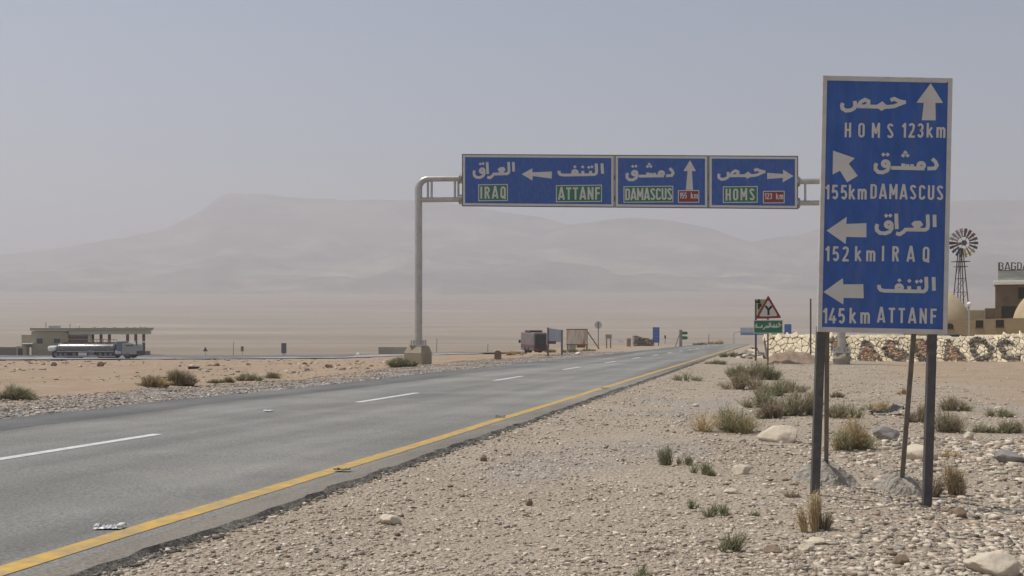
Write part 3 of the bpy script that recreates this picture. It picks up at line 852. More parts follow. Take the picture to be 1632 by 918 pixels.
# ------------------------------------------------------------------ overhead gantry across the road
def gantry():
    YL, YR = 57.5, 55.6
    xl = (667 - CX) / F * YL; xr = (1341 - CX) / F * YR
    ax = Vector((xr - xl, YR - YL, 0)); span = ax.length; ax.normalize()
    rot = math.atan2(ax.y, ax.x)
    def AL(px, py):
        # intersect the photo ray with the gantry's vertical plane; returns distance along and height above the base
        d = (px - CX) / F
        s_ = (xl - d * YL) / (d * ax.y - ax.x)
        Yp = YL + s_ * ax.y
        return s_, EYE - (py - HY) / F * Yp
    g0 = float(gz(xl, YL))
    t = thing('overhead_sign_gantry', 'grey pipe gantry spanning the highway with three blue destination panels', 'sign gantry', (xl, YL, 0), rot)
    zt = AL(667, 285.3)[1]; zl = AL(700, 318.3)[1]
    r_post = .205
    fl_x = AL(734, 285)[0]; fr_x = AL(1272, 289)[0]
    ztop_r = AL(1290, 289)[1]; zlow_r = AL(1290, 323.5)[1]
    for left in (True, False):
        x0 = 0.0 if left else span
        sg = 1 if left else -1
        zt_, zl_ = (zt, zl) if left else (ztop_r, zlow_r)
        zb = AL(667, 551)[1] if left else AL(1341, 562)[1]
        xe = fl_x if left else fr_x
        rb = .55
        pts = [(x0, 0, zb), (x0, 0, zb + 3), (x0, 0, zt_ - rb)] + [(x0 + sg * rb * (1 - math.cos(a)), 0, zt_ - rb + rb * math.sin(a)) for a in [R(15 * i) for i in range(1, 7)]]
        rr = [r_post] * 3 + [r_post - .05 * i / 6 for i in range(1, 7)]
        pts.append((xe, 0, zt_)); rr.append(.15)
        post = MB().tube(pts, rr, 16).build('post', M['galv'], t, smooth=True)
        fl = MB()
        fl.box((x0 - .42, -.42, zb - .02), (x0 + .42, .42, zb + .05))
        for bx in (-.33, .33):
            for by in (-.33, .33):
                fl.tube([(x0 + bx, by, zb + .051), (x0 + bx, by, zb + .30)], .045, 8)
        for q in range(4):
            fl.bar((x0 + .2 * (1 if q % 2 else -1), .2 * (1 if q // 2 else -1), zb + .051), (x0 + .2 * (1 if q % 2 else -1), .2 * (1 if q // 2 else -1), zb + .3), .06, .06)
        fl.build('base_flange', M['galv'], post)
        MB().tube([(x0 + sg * .16, 0, zl_), (xe, 0, zl_)], .135, 14).build('lower_beam', M['galv'], t, smooth=True)
        sp = [682, 688, 725, 730.5] if left else [1283.3, 1318, 1324]
        for q in sp:
            a = AL(q, 300)[0]
            MB().tube([(a, 0, zl_ + .1), (a, 0, zt_ - .1)], .062, 10).build('strut', M['galv'], t, smooth=True)
        for z_ in (zt_, zl_):
            fg = MB()
            for off in (-.05, .05):
                fg.tube([(xe + off - .03, 0, z_), (xe + off + .03, 0, z_)], .27, 14)
            fg.build('pipe_flange', M['galv'], t, smooth=True)
        # concrete pedestal with a chamfered top
        pw = MB()
        if left:
            xa, xb = AL(646, 560)[0], AL(686.5, 560)[0]; zbot = AL(667, 573)[1] - .5
            zmid = AL(667, 562)[1]
        else:
            xa, xb = AL(1327, 570)[0], AL(1356, 570)[0]; zbot = AL(1341, 582)[1] - .4; zmid = AL(1341, 571)[1]
        c = .14
        ya, yb_ = -.75, .75
        v = [(xa, ya, zbot), (xb, ya, zbot), (xb, yb_, zbot), (xa, yb_, zbot), (xa, ya, zmid), (xb, ya, zmid), (xb, yb_, zmid), (xa, yb_, zmid),
             (xa + c, ya + c * 1.6, zb - .03), (xb - c, ya + c * 1.6, zb - .03), (xb - c, yb_ - c, zb - .03), (xa + c, yb_ - c, zb - .03)]
        f = [(0, 3, 2, 1)] + [(i, (i + 1) % 4, (i + 1) % 4 + 4, i + 4) for i in range(4)] + [(i + 4, (i + 1) % 4 + 4, (i + 1) % 4 + 8, i + 8) for i in range(4)] + [(8, 9, 10, 11)]
        ca, sa = math.cos(R(-20)), math.sin(R(-20))
        mx_ = (xa + xb) / 2
        v = [(mx_ + ((p[0] - mx_) * ca - p[1] * sa) * .76, ((p[0] - mx_) * sa + p[1] * ca) * .76, p[2]) for p in v]
        pw.add(v, f); pw.build('concrete_pedestal', M['concrete'], t)
    # rear beams that carry the panels
    bb = MB()
    for z_ in (zt, zl):
        bb.tube([(fl_x + .09, .0, z_), (fr_x - .09, .0, z_ - .04)], .14, 12)
    bb.build('panel_beam', M['galv'], t, smooth=True)
    D = -.24
    ptop = lambda px: AL(px, 246.5 + (px - 737) * 3.0 / 534)[1]
    pbot = lambda px: AL(px, 329.5 + (px - 737) * 4.5 / 534)[1]
    edges = [(737, 979.5), (979.5, 1128.2), (1128.2, 1271)]
    panels = []
    for a, b in edges:
        xa, xb = AL(a, 290)[0] + .006, AL(b, 290)[0] - .006
        za, zb_ = pbot(a), pbot(b); ta, tb = ptop(a), ptop(b)
        pl = MB().prism([(xa, za), (xb, zb_), (xb, tb), (xa, ta)], D, D + .05).build('sign_panel', M['dark_edge'], t)
        def inset(e):
            return [(xa + e, za + e), (xb - e, zb_ + e), (xb - e, tb - e), (xa + e, ta - e)]
        flatpoly(inset(.05), D - .004).build('panel_border', M['white_sign'], pl)
        flatpoly(inset(.17), D - .008).build('panel_face', M['blue'], pl)
        panels.append(pl)
    A = lambda px, py: AL(px, py)
    def box(x0, x1, y0, y1):
        return A(x0, y0)[0], A(x1, y0)[0], A((x0 + x1) / 2, y1)[1], A((x0 + x1) / 2, y0)[1]
    def plateb(pl, x0, x1, y0, y1, txt, mname, tx0, tx1, w=.075, ty=None):
        a, b, c, d = box(x0, x1, y0, y1)
        np_ = flatpoly([(a, c), (b, c), (b, d), (a, d)], D - .012).build('name_plate', M['white_sign'], pl)
        e = .045
        flatpoly([(a + e, c + e), (b - e, c + e), (b - e, d - e), (a + e, d - e)], D - .016).build('plate_face', mname, np_)
        for tt, u0, u1 in txt:
            yy = ty or (y0 + 3.8, y1 - 3.8)
            latin(tt, *box(u0, u1, *yy), D - .021, w).build('lettering', M['white_sign'], np_)
    z4x = lambda a: 720 + a / 5.628; z4y = lambda b: 230 + b / 5.628
    z5x = lambda a: 970 + a / 4.663; z5y = lambda b: 230 + b / 4.663
    p1, p2, p3 = panels
    def ara(pl, key, x0, x1, y0, y1):
        arabic(key, *box(x0, x1, y0, y1), D - .013).build('lettering', M['white_sign'], pl)
    def arrow(pl, pts):
        flatpoly([A(*p) for p in pts][::-1], D - .0125).build('arrow', M['white_sign'], pl)
    ara(p1, 'iraq', z4x(192), z4x(570), z4y(152), z4y(318)); ara(p1, 'tanf', z4x(950), z4x(1366), z4y(168), z4y(292))
    plateb(p1, z4x(243), z4x(507), z4y(363), z4y(513), [('IRAQ', z4x(262), z4x(488))], M['green_sign'], 0, 0)
    plateb(p1, z4x(937), z4x(1347), z4y(370), z4y(522), [('ATTANF', z4x(958), z4x(1330))], M['green_sign'], 0, 0)
    arrow(p1, [(z4x(a), z4y(b)) for a, b in [(630, 273), (726, 330), (728, 290), (898, 313), (900, 250), (726, 257), (725, 222)]])
    ara(p2, 'damascus', z5x(125), z5x(488), z5y(142), z5y(278)); ara(p3, 'homs', z5x(803), z5x(1162), z5y(182), z5y(274))
    plateb(p2, z5x(110), z5x(478), z5y(314), z5y(436), [('DAMASCUS', z5x(122), z5x(470))], M['green_sign'], 0, 0)
    plateb(p2, z5x(513), z5x(670), z5y(345), z5y(438), [('155', z5x(527), z5x(578)), ('km', z5x(608), z5x(660))], M['red_sign'], 0, 0, ty=(z5y(363), z5y(407)))
    plateb(p3, z5x(845), z5x(1103), z5y(316), z5y(438), [('HOMS', z5x(865), z5x(1080))], M['green_sign'], 0, 0)
    plateb(p3, z5x(1142), z5x(1302), z5y(350), z5y(442), [('123', z5x(1155), z5x(1210)), ('km', z5x(1238), z5x(1292))], M['red_sign'], 0, 0, ty=(z5y(367), z5y(412)))
    arrow(p2, [(z5x(a), z5y(b)) for a, b in [(602, 124), (553, 203), (584, 204), (571, 343), (624, 343), (616, 204), (646, 203)]])
    arrow(p3, [(z5x(a), z5y(b)) for a, b in [(1368, 241), (1290, 193), (1290, 225), (1173, 217), (1173, 262), (1288, 254), (1288, 287)]])
    return t
gantry()

# ------------------------------------------------------------------ warning sign and small signs: local frames from a foot point
def frame_at(px, py, Y=None):
    """foot point on the ground for a photo pixel (or at a given depth) and the metres-per-pixel there."""
    if Y is None:
        x, y, z = ray_ground(px, py)
    else:
        x, y = (px - CX) / F * Y, Y; z = float(gz(x, y))
    return Vector((x, y, z)), y / F
def local(base, k):
    # photo pixel -> local x, z for a point dy metres behind the foot point
    return lambda px, py, dy=0.0: ((px - CX) * (k + dy / F) - base.x, EYE - (py - HY) * (k + dy / F) - base.z)

def planar(base, rot):
    """photo pixel -> local x, z on the vertical plane local y = dy of a thing at base turned by rot."""
    c, s_ = math.cos(rot), math.sin(rot)
    def P(px, py, dy=0.0):
        dx, dz = (px - CX) / F, -(py - HY) / F
        t = (-base.x * s_ + base.y * c + dy) / (-dx * s_ + c)
        return (t * dx - base.x) * c + (t - base.y) * s_, EYE + t * dz - base.z
    return P

def warning_sign():
    b, k = frame_at(1224, 593)
    t = thing('warning_sign', 'red bordered triangle sign with a Y junction symbol above a green panel', 'road sign', b)
    P = local(b, k)
    x, z = P(1224.2, 474)
    MB().bar((0, .03, -.2), (x, .03, z - .1), .075, .05).build('post', M['steel'], t)
    def rtri(sh, y):
        c = [P(1224.3, 470.5), P(1203.5, 508), P(1245.5, 507)]
        g = (sum(p[0] for p in c) / 3, sum(p[1] for p in c) / 3)
        out = []
        for i, p in enumerate(c):
            p = (g[0] + (p[0] - g[0]) * sh, g[1] + (p[1] - g[1]) * sh)
            q0, q1 = c[i - 1], c[(i + 1) % 3]
            for q in (q0, q1):
                dx, dz = q[0] - p[0], q[1] - p[1]; L = math.hypot(dx, dz)
                out.append((p[0] + dx / L * .05, p[1] + dz / L * .05))
        return out
    tri = MB().prism(rtri(1.0, 0), -.012, .0, 0).build('triangle_plate', M['red_sign'], t)
    flatpoly(rtri(.70, 0), -.016).build('triangle_face', M['white_sign'], tri)
    S = lambda a, c: P(1190 + a / 6.8, 465 + c / 6.8)
    mb = MB()
    ribbon(mb, [S(235, 252), S(235, 195)], .045, -.020); ribbon(mb, [S(202, 152), S(236, 196), S(270, 155)], .045, -.0205)
    mb.build('junction_symbol', M['black'], tri)
    xa, zt = P(1201, 510); xb, zb = P(1247.5, 531.3)
    pn = MB().box((xa, -.014, zb), (xb, -.002, zt), bev=.002).build('green_panel', M['white_sign'], t)
    flatpoly([(xa + .03, zb + .03), (xb - .03, zb + .03), (xb - .03, zt - .03), (xa + .03, zt - .03)], -.018).build('panel_face', M['green_sign'], pn)
    x0, z1 = S(88, 328); x1, z0 = S(374, 414)
    arabic('slow', x0, x1, z0, z1, -.022).build('lettering', M['white_sign'], pn)
warning_sign()

def roadside():
    # yellow-green sign just behind the triangle
    b, k = frame_at(1204.6, 566, 62); P = local(b, k)
    t = thing('roadside_sign', 'yellow green sign half hidden behind the triangular warning sign', 'road sign', b)
    MB().bar((0, 0, -.2), (0, 0, P(1204, 477)[1]), .10, .08).build('post', M['steel'], t)
    xa, zt = P(1205, 477); xb, zb = P(1225, 508)
    pl = MB().box((xa + .06, -.06, zb), (xb, -.042, zt)).build('sign_panel', M['gy_sign'], t)
    mb = MB()
    S = lambda a, c: P(1190 + a / 6.8, 465 + c / 6.8)
    for (pts) in ([(112, 100), (140, 105)], [(125, 100), (122, 125)], [(135, 130), (140, 165)], [(118, 162), (140, 168)]):
        ribbon(mb, [S(*p) for p in pts], .12, -.066 - .0005 * len(mb.v))
    mb.build('black_marking', M['black'], pl)
    # slim bare pole in front of the stone wall
    b, k = frame_at(1292, 558, 58); P = local(b, k)
    tag(MB().tube([(0, 0, -.3), (0, 0, P(1292, 476)[1])], .045, 8).build('pole', M['steel']), 'bare thin steel pole in front of the stone wall beside the big sign', 'pole').location = b
    # billboards and posts on the far left verge
    b, k = frame_at(873.5, 567); P = local(b, k)
    t = thing('billboard', 'tilted pale grey billboard on a dark post beside the bus', 'billboard', b)
    MB().bar((0, 0, -.3), (0, 0, P(873, 522)[1]), .14, .12).build('post', M['post_far'], t)
    q = [P(874.5, 523), P(874.5, 544), P(897, 546.3), P(897, 526.3)]
    v = [(q[0][0], -.08, q[0][1]), (q[1][0], -.08, q[1][1]), (q[2][0], 1.9, q[2][1]), (q[3][0], 1.9, q[3][1])]
    MB().add(v + [(a, c + .08, d) for a, c, d in v], [(0, 1, 2, 3), (7, 6, 5, 4), (0, 4, 5, 1), (1, 5, 6, 2), (2, 6, 7, 3), (3, 7, 4, 0)]).build('board', M['sheet_grey'], t)
    MB().bar((P(897.5, 0)[0], 1.95, -.3), (P(897.5, 0)[0], 1.95, P(0, 526)[1]), .14, .12).build('post', M['post_far'], t)
    xa, zt = P(873, 543.6); xb, zb = P(886, 548)
    MB().box((xa, -.16, zb), (xb, -.11, zt)).build('lower_plate', M['bus_maroon'], t)
    b, k = frame_at(920, 560); P = local(b, k)
    t = thing('rusty_hoarding', 'cream metal hoarding streaked with rust beside a leaning brace', 'billboard', b)
    xa, zt = P(903, 525.5); xb, zb = P(936, 548.5)
    hb = MB().box((xa, -.06, zb), (xb, .0, zt)).build('board', M['rust_panel'], t)
    fr = MB()
    for (a0, a1, c0, c1) in ((xa - .04, xb + .04, zt, zt + .08), (xa - .04, xb + .04, zb - .08, zb)):
        fr.box((a0, -.09, c0), (a1, .03, c1))
    fr.build('rim', M['rust'], hb)
    xc, _ = P(919, 0); xd, zl = P(933, 554)
    MB().box((xc, -.04, zl), (xd, .0, zb - .09)).build('lower_sheet', M['rust'], t)
    for q in (905, 935.5):
        xq, _ = P(q, 0)
        MB().bar((xq, .08, -.3), (xq, .08, P(q, 525)[1]), .15, .12).build('post', M['post_far'], t)
    MB().bar((P(936.5, 0)[0], .1, P(0, 529)[1]), (P(955, 0)[0], .1, P(0, 554.5)[1] - .1), .10, .10).build('brace', M['steel'], t)
    xa, zt = P(907, 548.7); xb, zb = P(918, 556)
    tag(MB().box((xa, .2, zb - .3), (xb, 1.0, zt), bev=.03).build('crate', M['sheet_grey']), 'low pale box standing under the rusty hoarding', 'box').location = b
    b, k = frame_at(953.5, 556); P = local(b, k)
    t = thing('round_sign', 'round grey road sign seen from behind on a thin pole', 'road sign', b)
    MB().tube([(0, 0, -.3), (0, 0, P(0, 513)[1])], .06, 8).build('post', M['post_far'], t)
    zc = P(0, 518)[1]; r_ = 6 * k
    mb = MB(); mb.tube([(0, .07, zc), (0, .09, zc)], r_, 24); mb.build('disc', M['station_pale'], t)
    b, k = frame_at(970, 555); P = local(b, k)
    t = thing('legged_board', 'squat weathered board on two thick legs beside the round sign', 'notice board', b)
    xa, zt = P(965, 533); xb, zb = P(975, 539.5)
    MB().box((xa, -.08, zb), (xb, .08, zt)).build('board', M['concrete_grey'], t)
    for q0, q1 in ((965.6, 967.8), (972, 974.2)):
        MB().box((P(q0, 0)[0], -.1, -.3), (P(q1, 0)[0], .1, zb - .002)).build('leg', M['concrete_grey'], t)
    b, k = frame_at(1002, 552); P = local(b, k)
    o = MB().box((P(998.5, 0)[0], -.5, -.3), (P(1005, 0)[0], .5, P(0, 538.5)[1]), bev=.12).build('stone_pillar', M['tan_block'])
    tag(o, 'short tan masonry pillar left of the stone ruin', 'pillar').location = b
    b, k = frame_at(1024, 551); P = local(b, k)
    t = thing('stone_ruin', 'low dark stone ruin with a broken sloping top beside the blue sign', 'ruin', b)
    top = [(1009.5, 535), (1013, 534.6), (1019, 536.6), (1025, 538), (1031, 539), (1039, 541)]
    poly = [P(1009.5, 551.5)] + [P(1039, 551.5)] + [P(*q) for q in top[::-1]]
    poly = [(a, z - (.4 if i < 2 else 0)) for i, (a, z) in enumerate(poly)]
    MB().prism(poly, -1.2, 1.2).build('wall', M['dark_stone'], t)
    rb = MB()
    for i in range(60):
        a = random.random(); xx, zz = P(1010 + 29 * a, 536 + 5 * a)
        s_ = random.uniform(.15, .32)
        rb.add(*stone_blob(xx, random.uniform(-1.25, -1.1), random.uniform(0, max(zz, .2)), s_))
    rb.build('masonry', M['dark_stone'], t)
    b, k = frame_at(1045.5, 551); P = local(b, k)
    t = thing('distance_board', 'small blue direction board on the far left verge beside the ruin', 'road sign', b)
    xa, zt = P(1040.3, 521.5); xb, zb = P(1051, 546)
    pl = MB().box((xa, -.05, zb), (xb, 0, zt)).build('sign_plate', M['blue_far'], t)
    for q in (1042, 1049.5):
        MB().bar((P(q, 0)[0], .05, -.3), (P(q, 0)[0], .05, P(0, 524)[1]), .12, .1).build('post', M['post_far'], t)
    for r0 in (525, 530.5, 536, 541.5):
        a0, z0 = P(1042.5, r0); a1, z1 = P(1049, r0 + 1.3)
        MB().add([(a0, -.056, z1), (a1, -.056, z1), (a1, -.056, z0), (a0, -.056, z0)], [(0, 1, 2, 3)]).build('pale_marking', M['blue_pale'], pl)
    b, k = frame_at(1060, 548); P = local(b, k)
    t = thing('small_post_sign', 'small dark marker on a thin post between blue board and green arrows', 'road sign', b)
    MB().tube([(0, 0, -.2), (0, 0, P(0, 536)[1])], .05, 6).build('post', M['post_far'], t)
    xa, zt = P(1058.7, 534.5); xb, zb = P(1061.4, 539.5)
    MB().box((xa, -.08, zb), (xb, -.052, zt)).build('sign_plate', M['rotor_dark'], t)
    b, k = frame_at(1085, 553); P = local(b, k)
    t = thing('arrow_signpost', 'grey post carrying two short green arrow boards at the far junction', 'signpost', b)
    MB().box((P(1082.6, 0)[0], -.15, -.3), (P(1087, 0)[0], .15, P(0, 525.5)[1])).build('post', M['concrete_grey'], t)
    for y0, y1 in ((528.4, 533.2), (535.8, 541)):
        a, z1 = P(1087, y0); c, z0 = P(1096.3, y1)
        zm = (z0 + z1) / 2
        MB().prism([(a, z0), (c - .2, z0), (c, zm), (c - .2, z1), (a, z1)], -.22, -.16).build('arrow_board', M['green_sign'], t)
    MB().bar((P(1076, 0)[0], .2, -.2), (P(1083, 0)[0], .1, P(0, 533)[1]), .09, .09).build('brace', M['post_far'], t)
    for px_, pt, pb, lab in ((1129, 533, 549, 'thin leaning post at the far end of the left verge'), (695.7, 539.5, 562, 'thin pole on the plain just right of the left gantry pedestal'),
                             (777, 548, 560.5, 'short thin pole on the plain left of the stone marker'), (371.6, 545.5, 566, 'bare pole beyond the side road between two small signs')):
        b, k = frame_at(px_, pb); P = local(b, k)
        tag(MB().tube([(0, 0, -.3), (.1, 0, P(0, pt)[1])], max(.06, .5 * k), 6).build('pole', M['post_far']), lab, 'pole').location = b
    # small signs beyond the side road
    b, k = frame_at(327.5, 567); P = local(b, k)
    t = thing('small_triangle_sign', 'tiny dark triangular sign beyond the side road right of the fuel station', 'road sign', b)
    MB().tube([(0, 0, -.3), (0, 0, P(0, 556)[1])], .06, 6).build('post', M['sheet_grey'], t)
    z0, z1 = P(0, 560)[1], P(0, 552.3)[1]
    MB().prism([(-.45, z0), (.45, z0), (0, z1)], -.1, -.07).build('sign_plate', M['rotor_dark'], t)
    b, k = frame_at(386.3, 566); P = local(b, k)
    t = thing('small_square_sign', 'small olive yellow sign beyond the side road right of a pole', 'road sign', b)
    MB().tube([(0, 0, -.3), (0, 0, P(0, 557)[1])], .06, 6).build('post', M['sheet_grey'], t)
    MB().box((-2.3 * k, -.1, P(0, 560)[1]), (2.3 * k, -.065, P(0, 552)[1])).build('sign_plate', mat('olive_sign', (.20, .17, .06)), t)
    b, k = frame_at(452.5, 567); P = local(b, k)
    t = thing('roadside_board', 'dark grey upright board with a white foot beyond the side road', 'notice board', b)
    MB().box((-4 * k, -.12, P(0, 563)[1]), (4 * k, .0, P(0, 546.8)[1])).build('board', mat('dark_board', (.10, .10, .11)), t)
    MB().box((-2.4 * k, -.10, -.3), (2.4 * k, .0, P(0, 563)[1] - .003)).build('foot', M['plaster_white'], t)
    # rounded stone road marker
    b, k = frame_at(793.5, 573); P = local(b, k)
    w = 5.6 * k; h = 15 * k
    poly = [(-w, -.3), (w, -.3), (w, h - w)] + [(w * math.cos(a), h - w + w * math.sin(a)) for a in [R(15 * i) for i in range(1, 12)]] + [(-w, h - w)]
    t = thing('stone_marker', 'round topped stone road marker on the left verge past the gantry', 'milestone', b)
    MB().prism(poly, -.22, .22).build('slab', M['rock_brown'], t)
    sunlit_top = MB(); pp = [(w * 1.06 * math.cos(a), h - w + w * 1.06 * math.sin(a)) for a in [R(40 + 10 * i) for i in range(11)]] + [(w * math.cos(a) * 1.005, h - w + w * 1.005 * math.sin(a)) for a in [R(140 - 10 * i) for i in range(11)]]
    sunlit_top.prism(pp, -.23, .23); sunlit_top.build('sunlit_top', M['plaster_white'], t)  # white band painting the sunlight on the marker's rounded top
    # low block wall behind the left pedestal
    xa, ya, za = ray_ground(603, 565); xb = (646 - CX) / F * ya
    k = ya / F
    o = MB().box((xa, ya, za - .4), (xb + .3, ya + .5, za + 12 * k), bev=.04).build('block_wall', M['concrete'])
    tag(o, 'low beige block wall on the far side behind the left gantry pedestal', 'wall')
    # far gantry
    b, k = frame_at(1169.5, 548, 400); P = local(b, k)
    t = thing('far_sign_gantry', 'distant pale overhead sign gantry far down the road behind the green panel', 'sign gantry', b)
    zt = P(0, 529)[1]
    MB().tube([(0, 0, -.5), (0, 0, zt - .6), (.3, 0, zt - .15), (.8, 0, zt), (11 * k * 1.0, 0, zt)], .20, 8).build('post', M['galv'], t)
    x2 = P(1268, 0)[0]
    MB().tube([(x2, 0, -3), (x2, 0, zt)], .20, 8).build('post', M['galv'], t)
    MB().tube([(11 * k, 0, zt), (x2, 0, zt)], .16, 8).build('beam', M['galv'], t)
    xa, z1 = P(1180, 522.3); xb, z0 = P(1238, 534)
    pn = MB().box((xa, -.3, z0), (xb, -.2, z1)).build('sign_panel', M['blue_far'], t)
    xa2, z1b = P(1180.4, 522.8); xb2, z0b = P(1237, 530)
    flatpoly([(xa2, z0b), (xb2, z0b), (xb2, z1b), (xa2, z1b)], -.306).build('panel_face', M['sheet_grey'], pn)
    b, k = frame_at(1255.5, 548, 150); P = local(b, k)
    t = thing('blue_side_board', 'small blue direction board right of the green panel above the wall end', 'road sign', b)
    xa, zt = P(1250, 516.6); xb, zb = P(1261.2, 532.5)
    MB().box((xa, -.05, zb), (xb, 0, zt)).build('sign_plate', M['blue_far'], t)
    for q in (1251.5, 1259.7):
        MB().bar((P(q, 0)[0], .06, -.5), (P(q, 0)[0], .06, P(0, 520)[1]), .1, .1).build('post', M['post_far'], t)

def stone_blob(x, y, z, s):
    """12-vertex irregular stone: returns verts, faces"""
    ph = (1 + 5 ** .5) / 2
    base = [(-1, ph, 0), (1, ph, 0), (-1, -ph, 0), (1, -ph, 0), (0, -1, ph), (0, 1, ph), (0, -1, -ph), (0, 1, -ph), (ph, 0, -1), (ph, 0, 1), (-ph, 0, -1), (-ph, 0, 1)]
    f = [(0, 11, 5), (0, 5, 1), (0, 1, 7), (0, 7, 10), (0, 10, 11), (1, 5, 9), (5, 11, 4), (11, 10, 2), (10, 7, 6), (7, 1, 8), (3, 9, 4), (3, 4, 2), (3, 2, 6), (3, 6, 8), (3, 8, 9), (4, 9, 5), (2, 4, 11), (6, 2, 10), (8, 6, 7), (9, 8, 1)]
    sx, sy, sz = (random.uniform(.7, 1.4), random.uniform(.7, 1.3), random.uniform(.4, .9))
    a = random.uniform(0, 6.28); ca, sa = math.cos(a), math.sin(a)
    v = []
    for p in base:
        q = random.uniform(.65, 1.15) * s / 1.9
        px_, py_, pz_ = p[0] * q * sx, p[1] * q * sy, p[2] * q * sz
        v.append((x + px_ * ca - py_ * sa, y + px_ * sa + py_ * ca, z + pz_))
    return v, f
roadside()

# ------------------------------------------------------------------ stone wall with letters
def clip(poly, nx, ny, c):
    out = []
    for i in range(len(poly)):
        a, b = poly[i], poly[(i + 1) % len(poly)]
        da, db = a[0] * nx + a[1] * ny - c, b[0] * nx + b[1] * ny - c
        if da <= 0: out.append(a)
        if (da < 0 < db) or (db < 0 < da):
            t = da / (da - db); out.append((a[0] + (b[0] - a[0]) * t, a[1] + (b[1] - a[1]) * t))
    return out
def voronoi_cells(pts, bound):
    P = np.array(pts)
    cells = []
    for i, p in enumerate(P):
        d = np.hypot(*(P - p).T); idx = np.argsort(d)[1:22]
        poly = list(bound)
        for j in idx:
            q = P[j]; n = q - p; L = np.hypot(*n)
            if L < 1e-6: continue
            n = n / L
            poly = clip(poly, n[0], n[1], float(((p + q) / 2).dot(n)))
            if len(poly) < 3: break
        cells.append(poly if len(poly) >= 3 else None)
    return cells
def inset_poly(poly, e):
    """shrink a convex counter-clockwise or clockwise polygon by e"""
    out = list(poly)
    cx = sum(p[0] for p in poly) / len(poly); cy = sum(p[1] for p in poly) / len(poly)
    for i in range(len(poly)):
        a, b = poly[i], poly[(i + 1) % len(poly)]
        dx, dy = b[0] - a[0], b[1] - a[1]; L = math.hypot(dx, dy)
        if L < 1e-5: continue
        nx, ny = dy / L, -dx / L
        if (cx - a[0]) * nx + (cy - a[1]) * ny > 0: nx, ny = -nx, -ny
        out = clip(out, nx, ny, a[0] * nx + a[1] * ny - e)
        if len(out) < 3: return None
    return out
def round_poly(poly):
    out = []
    n = len(poly)
    for i in range(n):
        a, b = poly[i], poly[(i + 1) % n]
        out.append((a[0] * .86 + b[0] * .14, a[1] * .86 + b[1] * .14)); out.append((a[0] * .14 + b[0] * .86, a[1] * .14 + b[1] * .86))
    return out
def area(poly):
    return .5 * sum(poly[i][0] * poly[(i + 1) % len(poly)][1] - poly[(i + 1) % len(poly)][0] * poly[i][1] for i in range(len(poly)))
def wall_stone(mb, poly, depth, mi=0, y0=0.0):
    if poly is None or len(poly) < 3: return
    if area(poly) < 0: poly = poly[::-1]
    if abs(area(poly)) < .004: return
    p1 = round_poly(poly)
    p2 = inset_poly(poly, min(.05, .18 * math.sqrt(abs(area(poly)))))
    if p2 is None or len(p2) < 3: p2 = poly
    n = len(p1)
    cx = sum(p[0] for p in p1) / n; cy = sum(p[1] for p in p1) / n
    tx, ty = random.uniform(-.1, .1), random.uniform(-.15, .15)
    v = [(x, y0, z) for x, z in p1] + [(x, y0 - depth * .75, z) for x, z in p1] + [(cx + (x - cx) * .8, y0 - depth * 1.0 - tx * (x - cx) - ty * (z - cy) * .5, cy + (z - cy) * .8) for x, z in p1]
    f = [(i, (i + 1) % n, n + (i + 1) % n, n + i) for i in range(n)] + [(n + i, n + (i + 1) % n, 2 * n + (i + 1) % n, 2 * n + i) for i in range(n)] + [tuple(range(2 * n, 3 * n))]
    mb.add(v, f, mi)

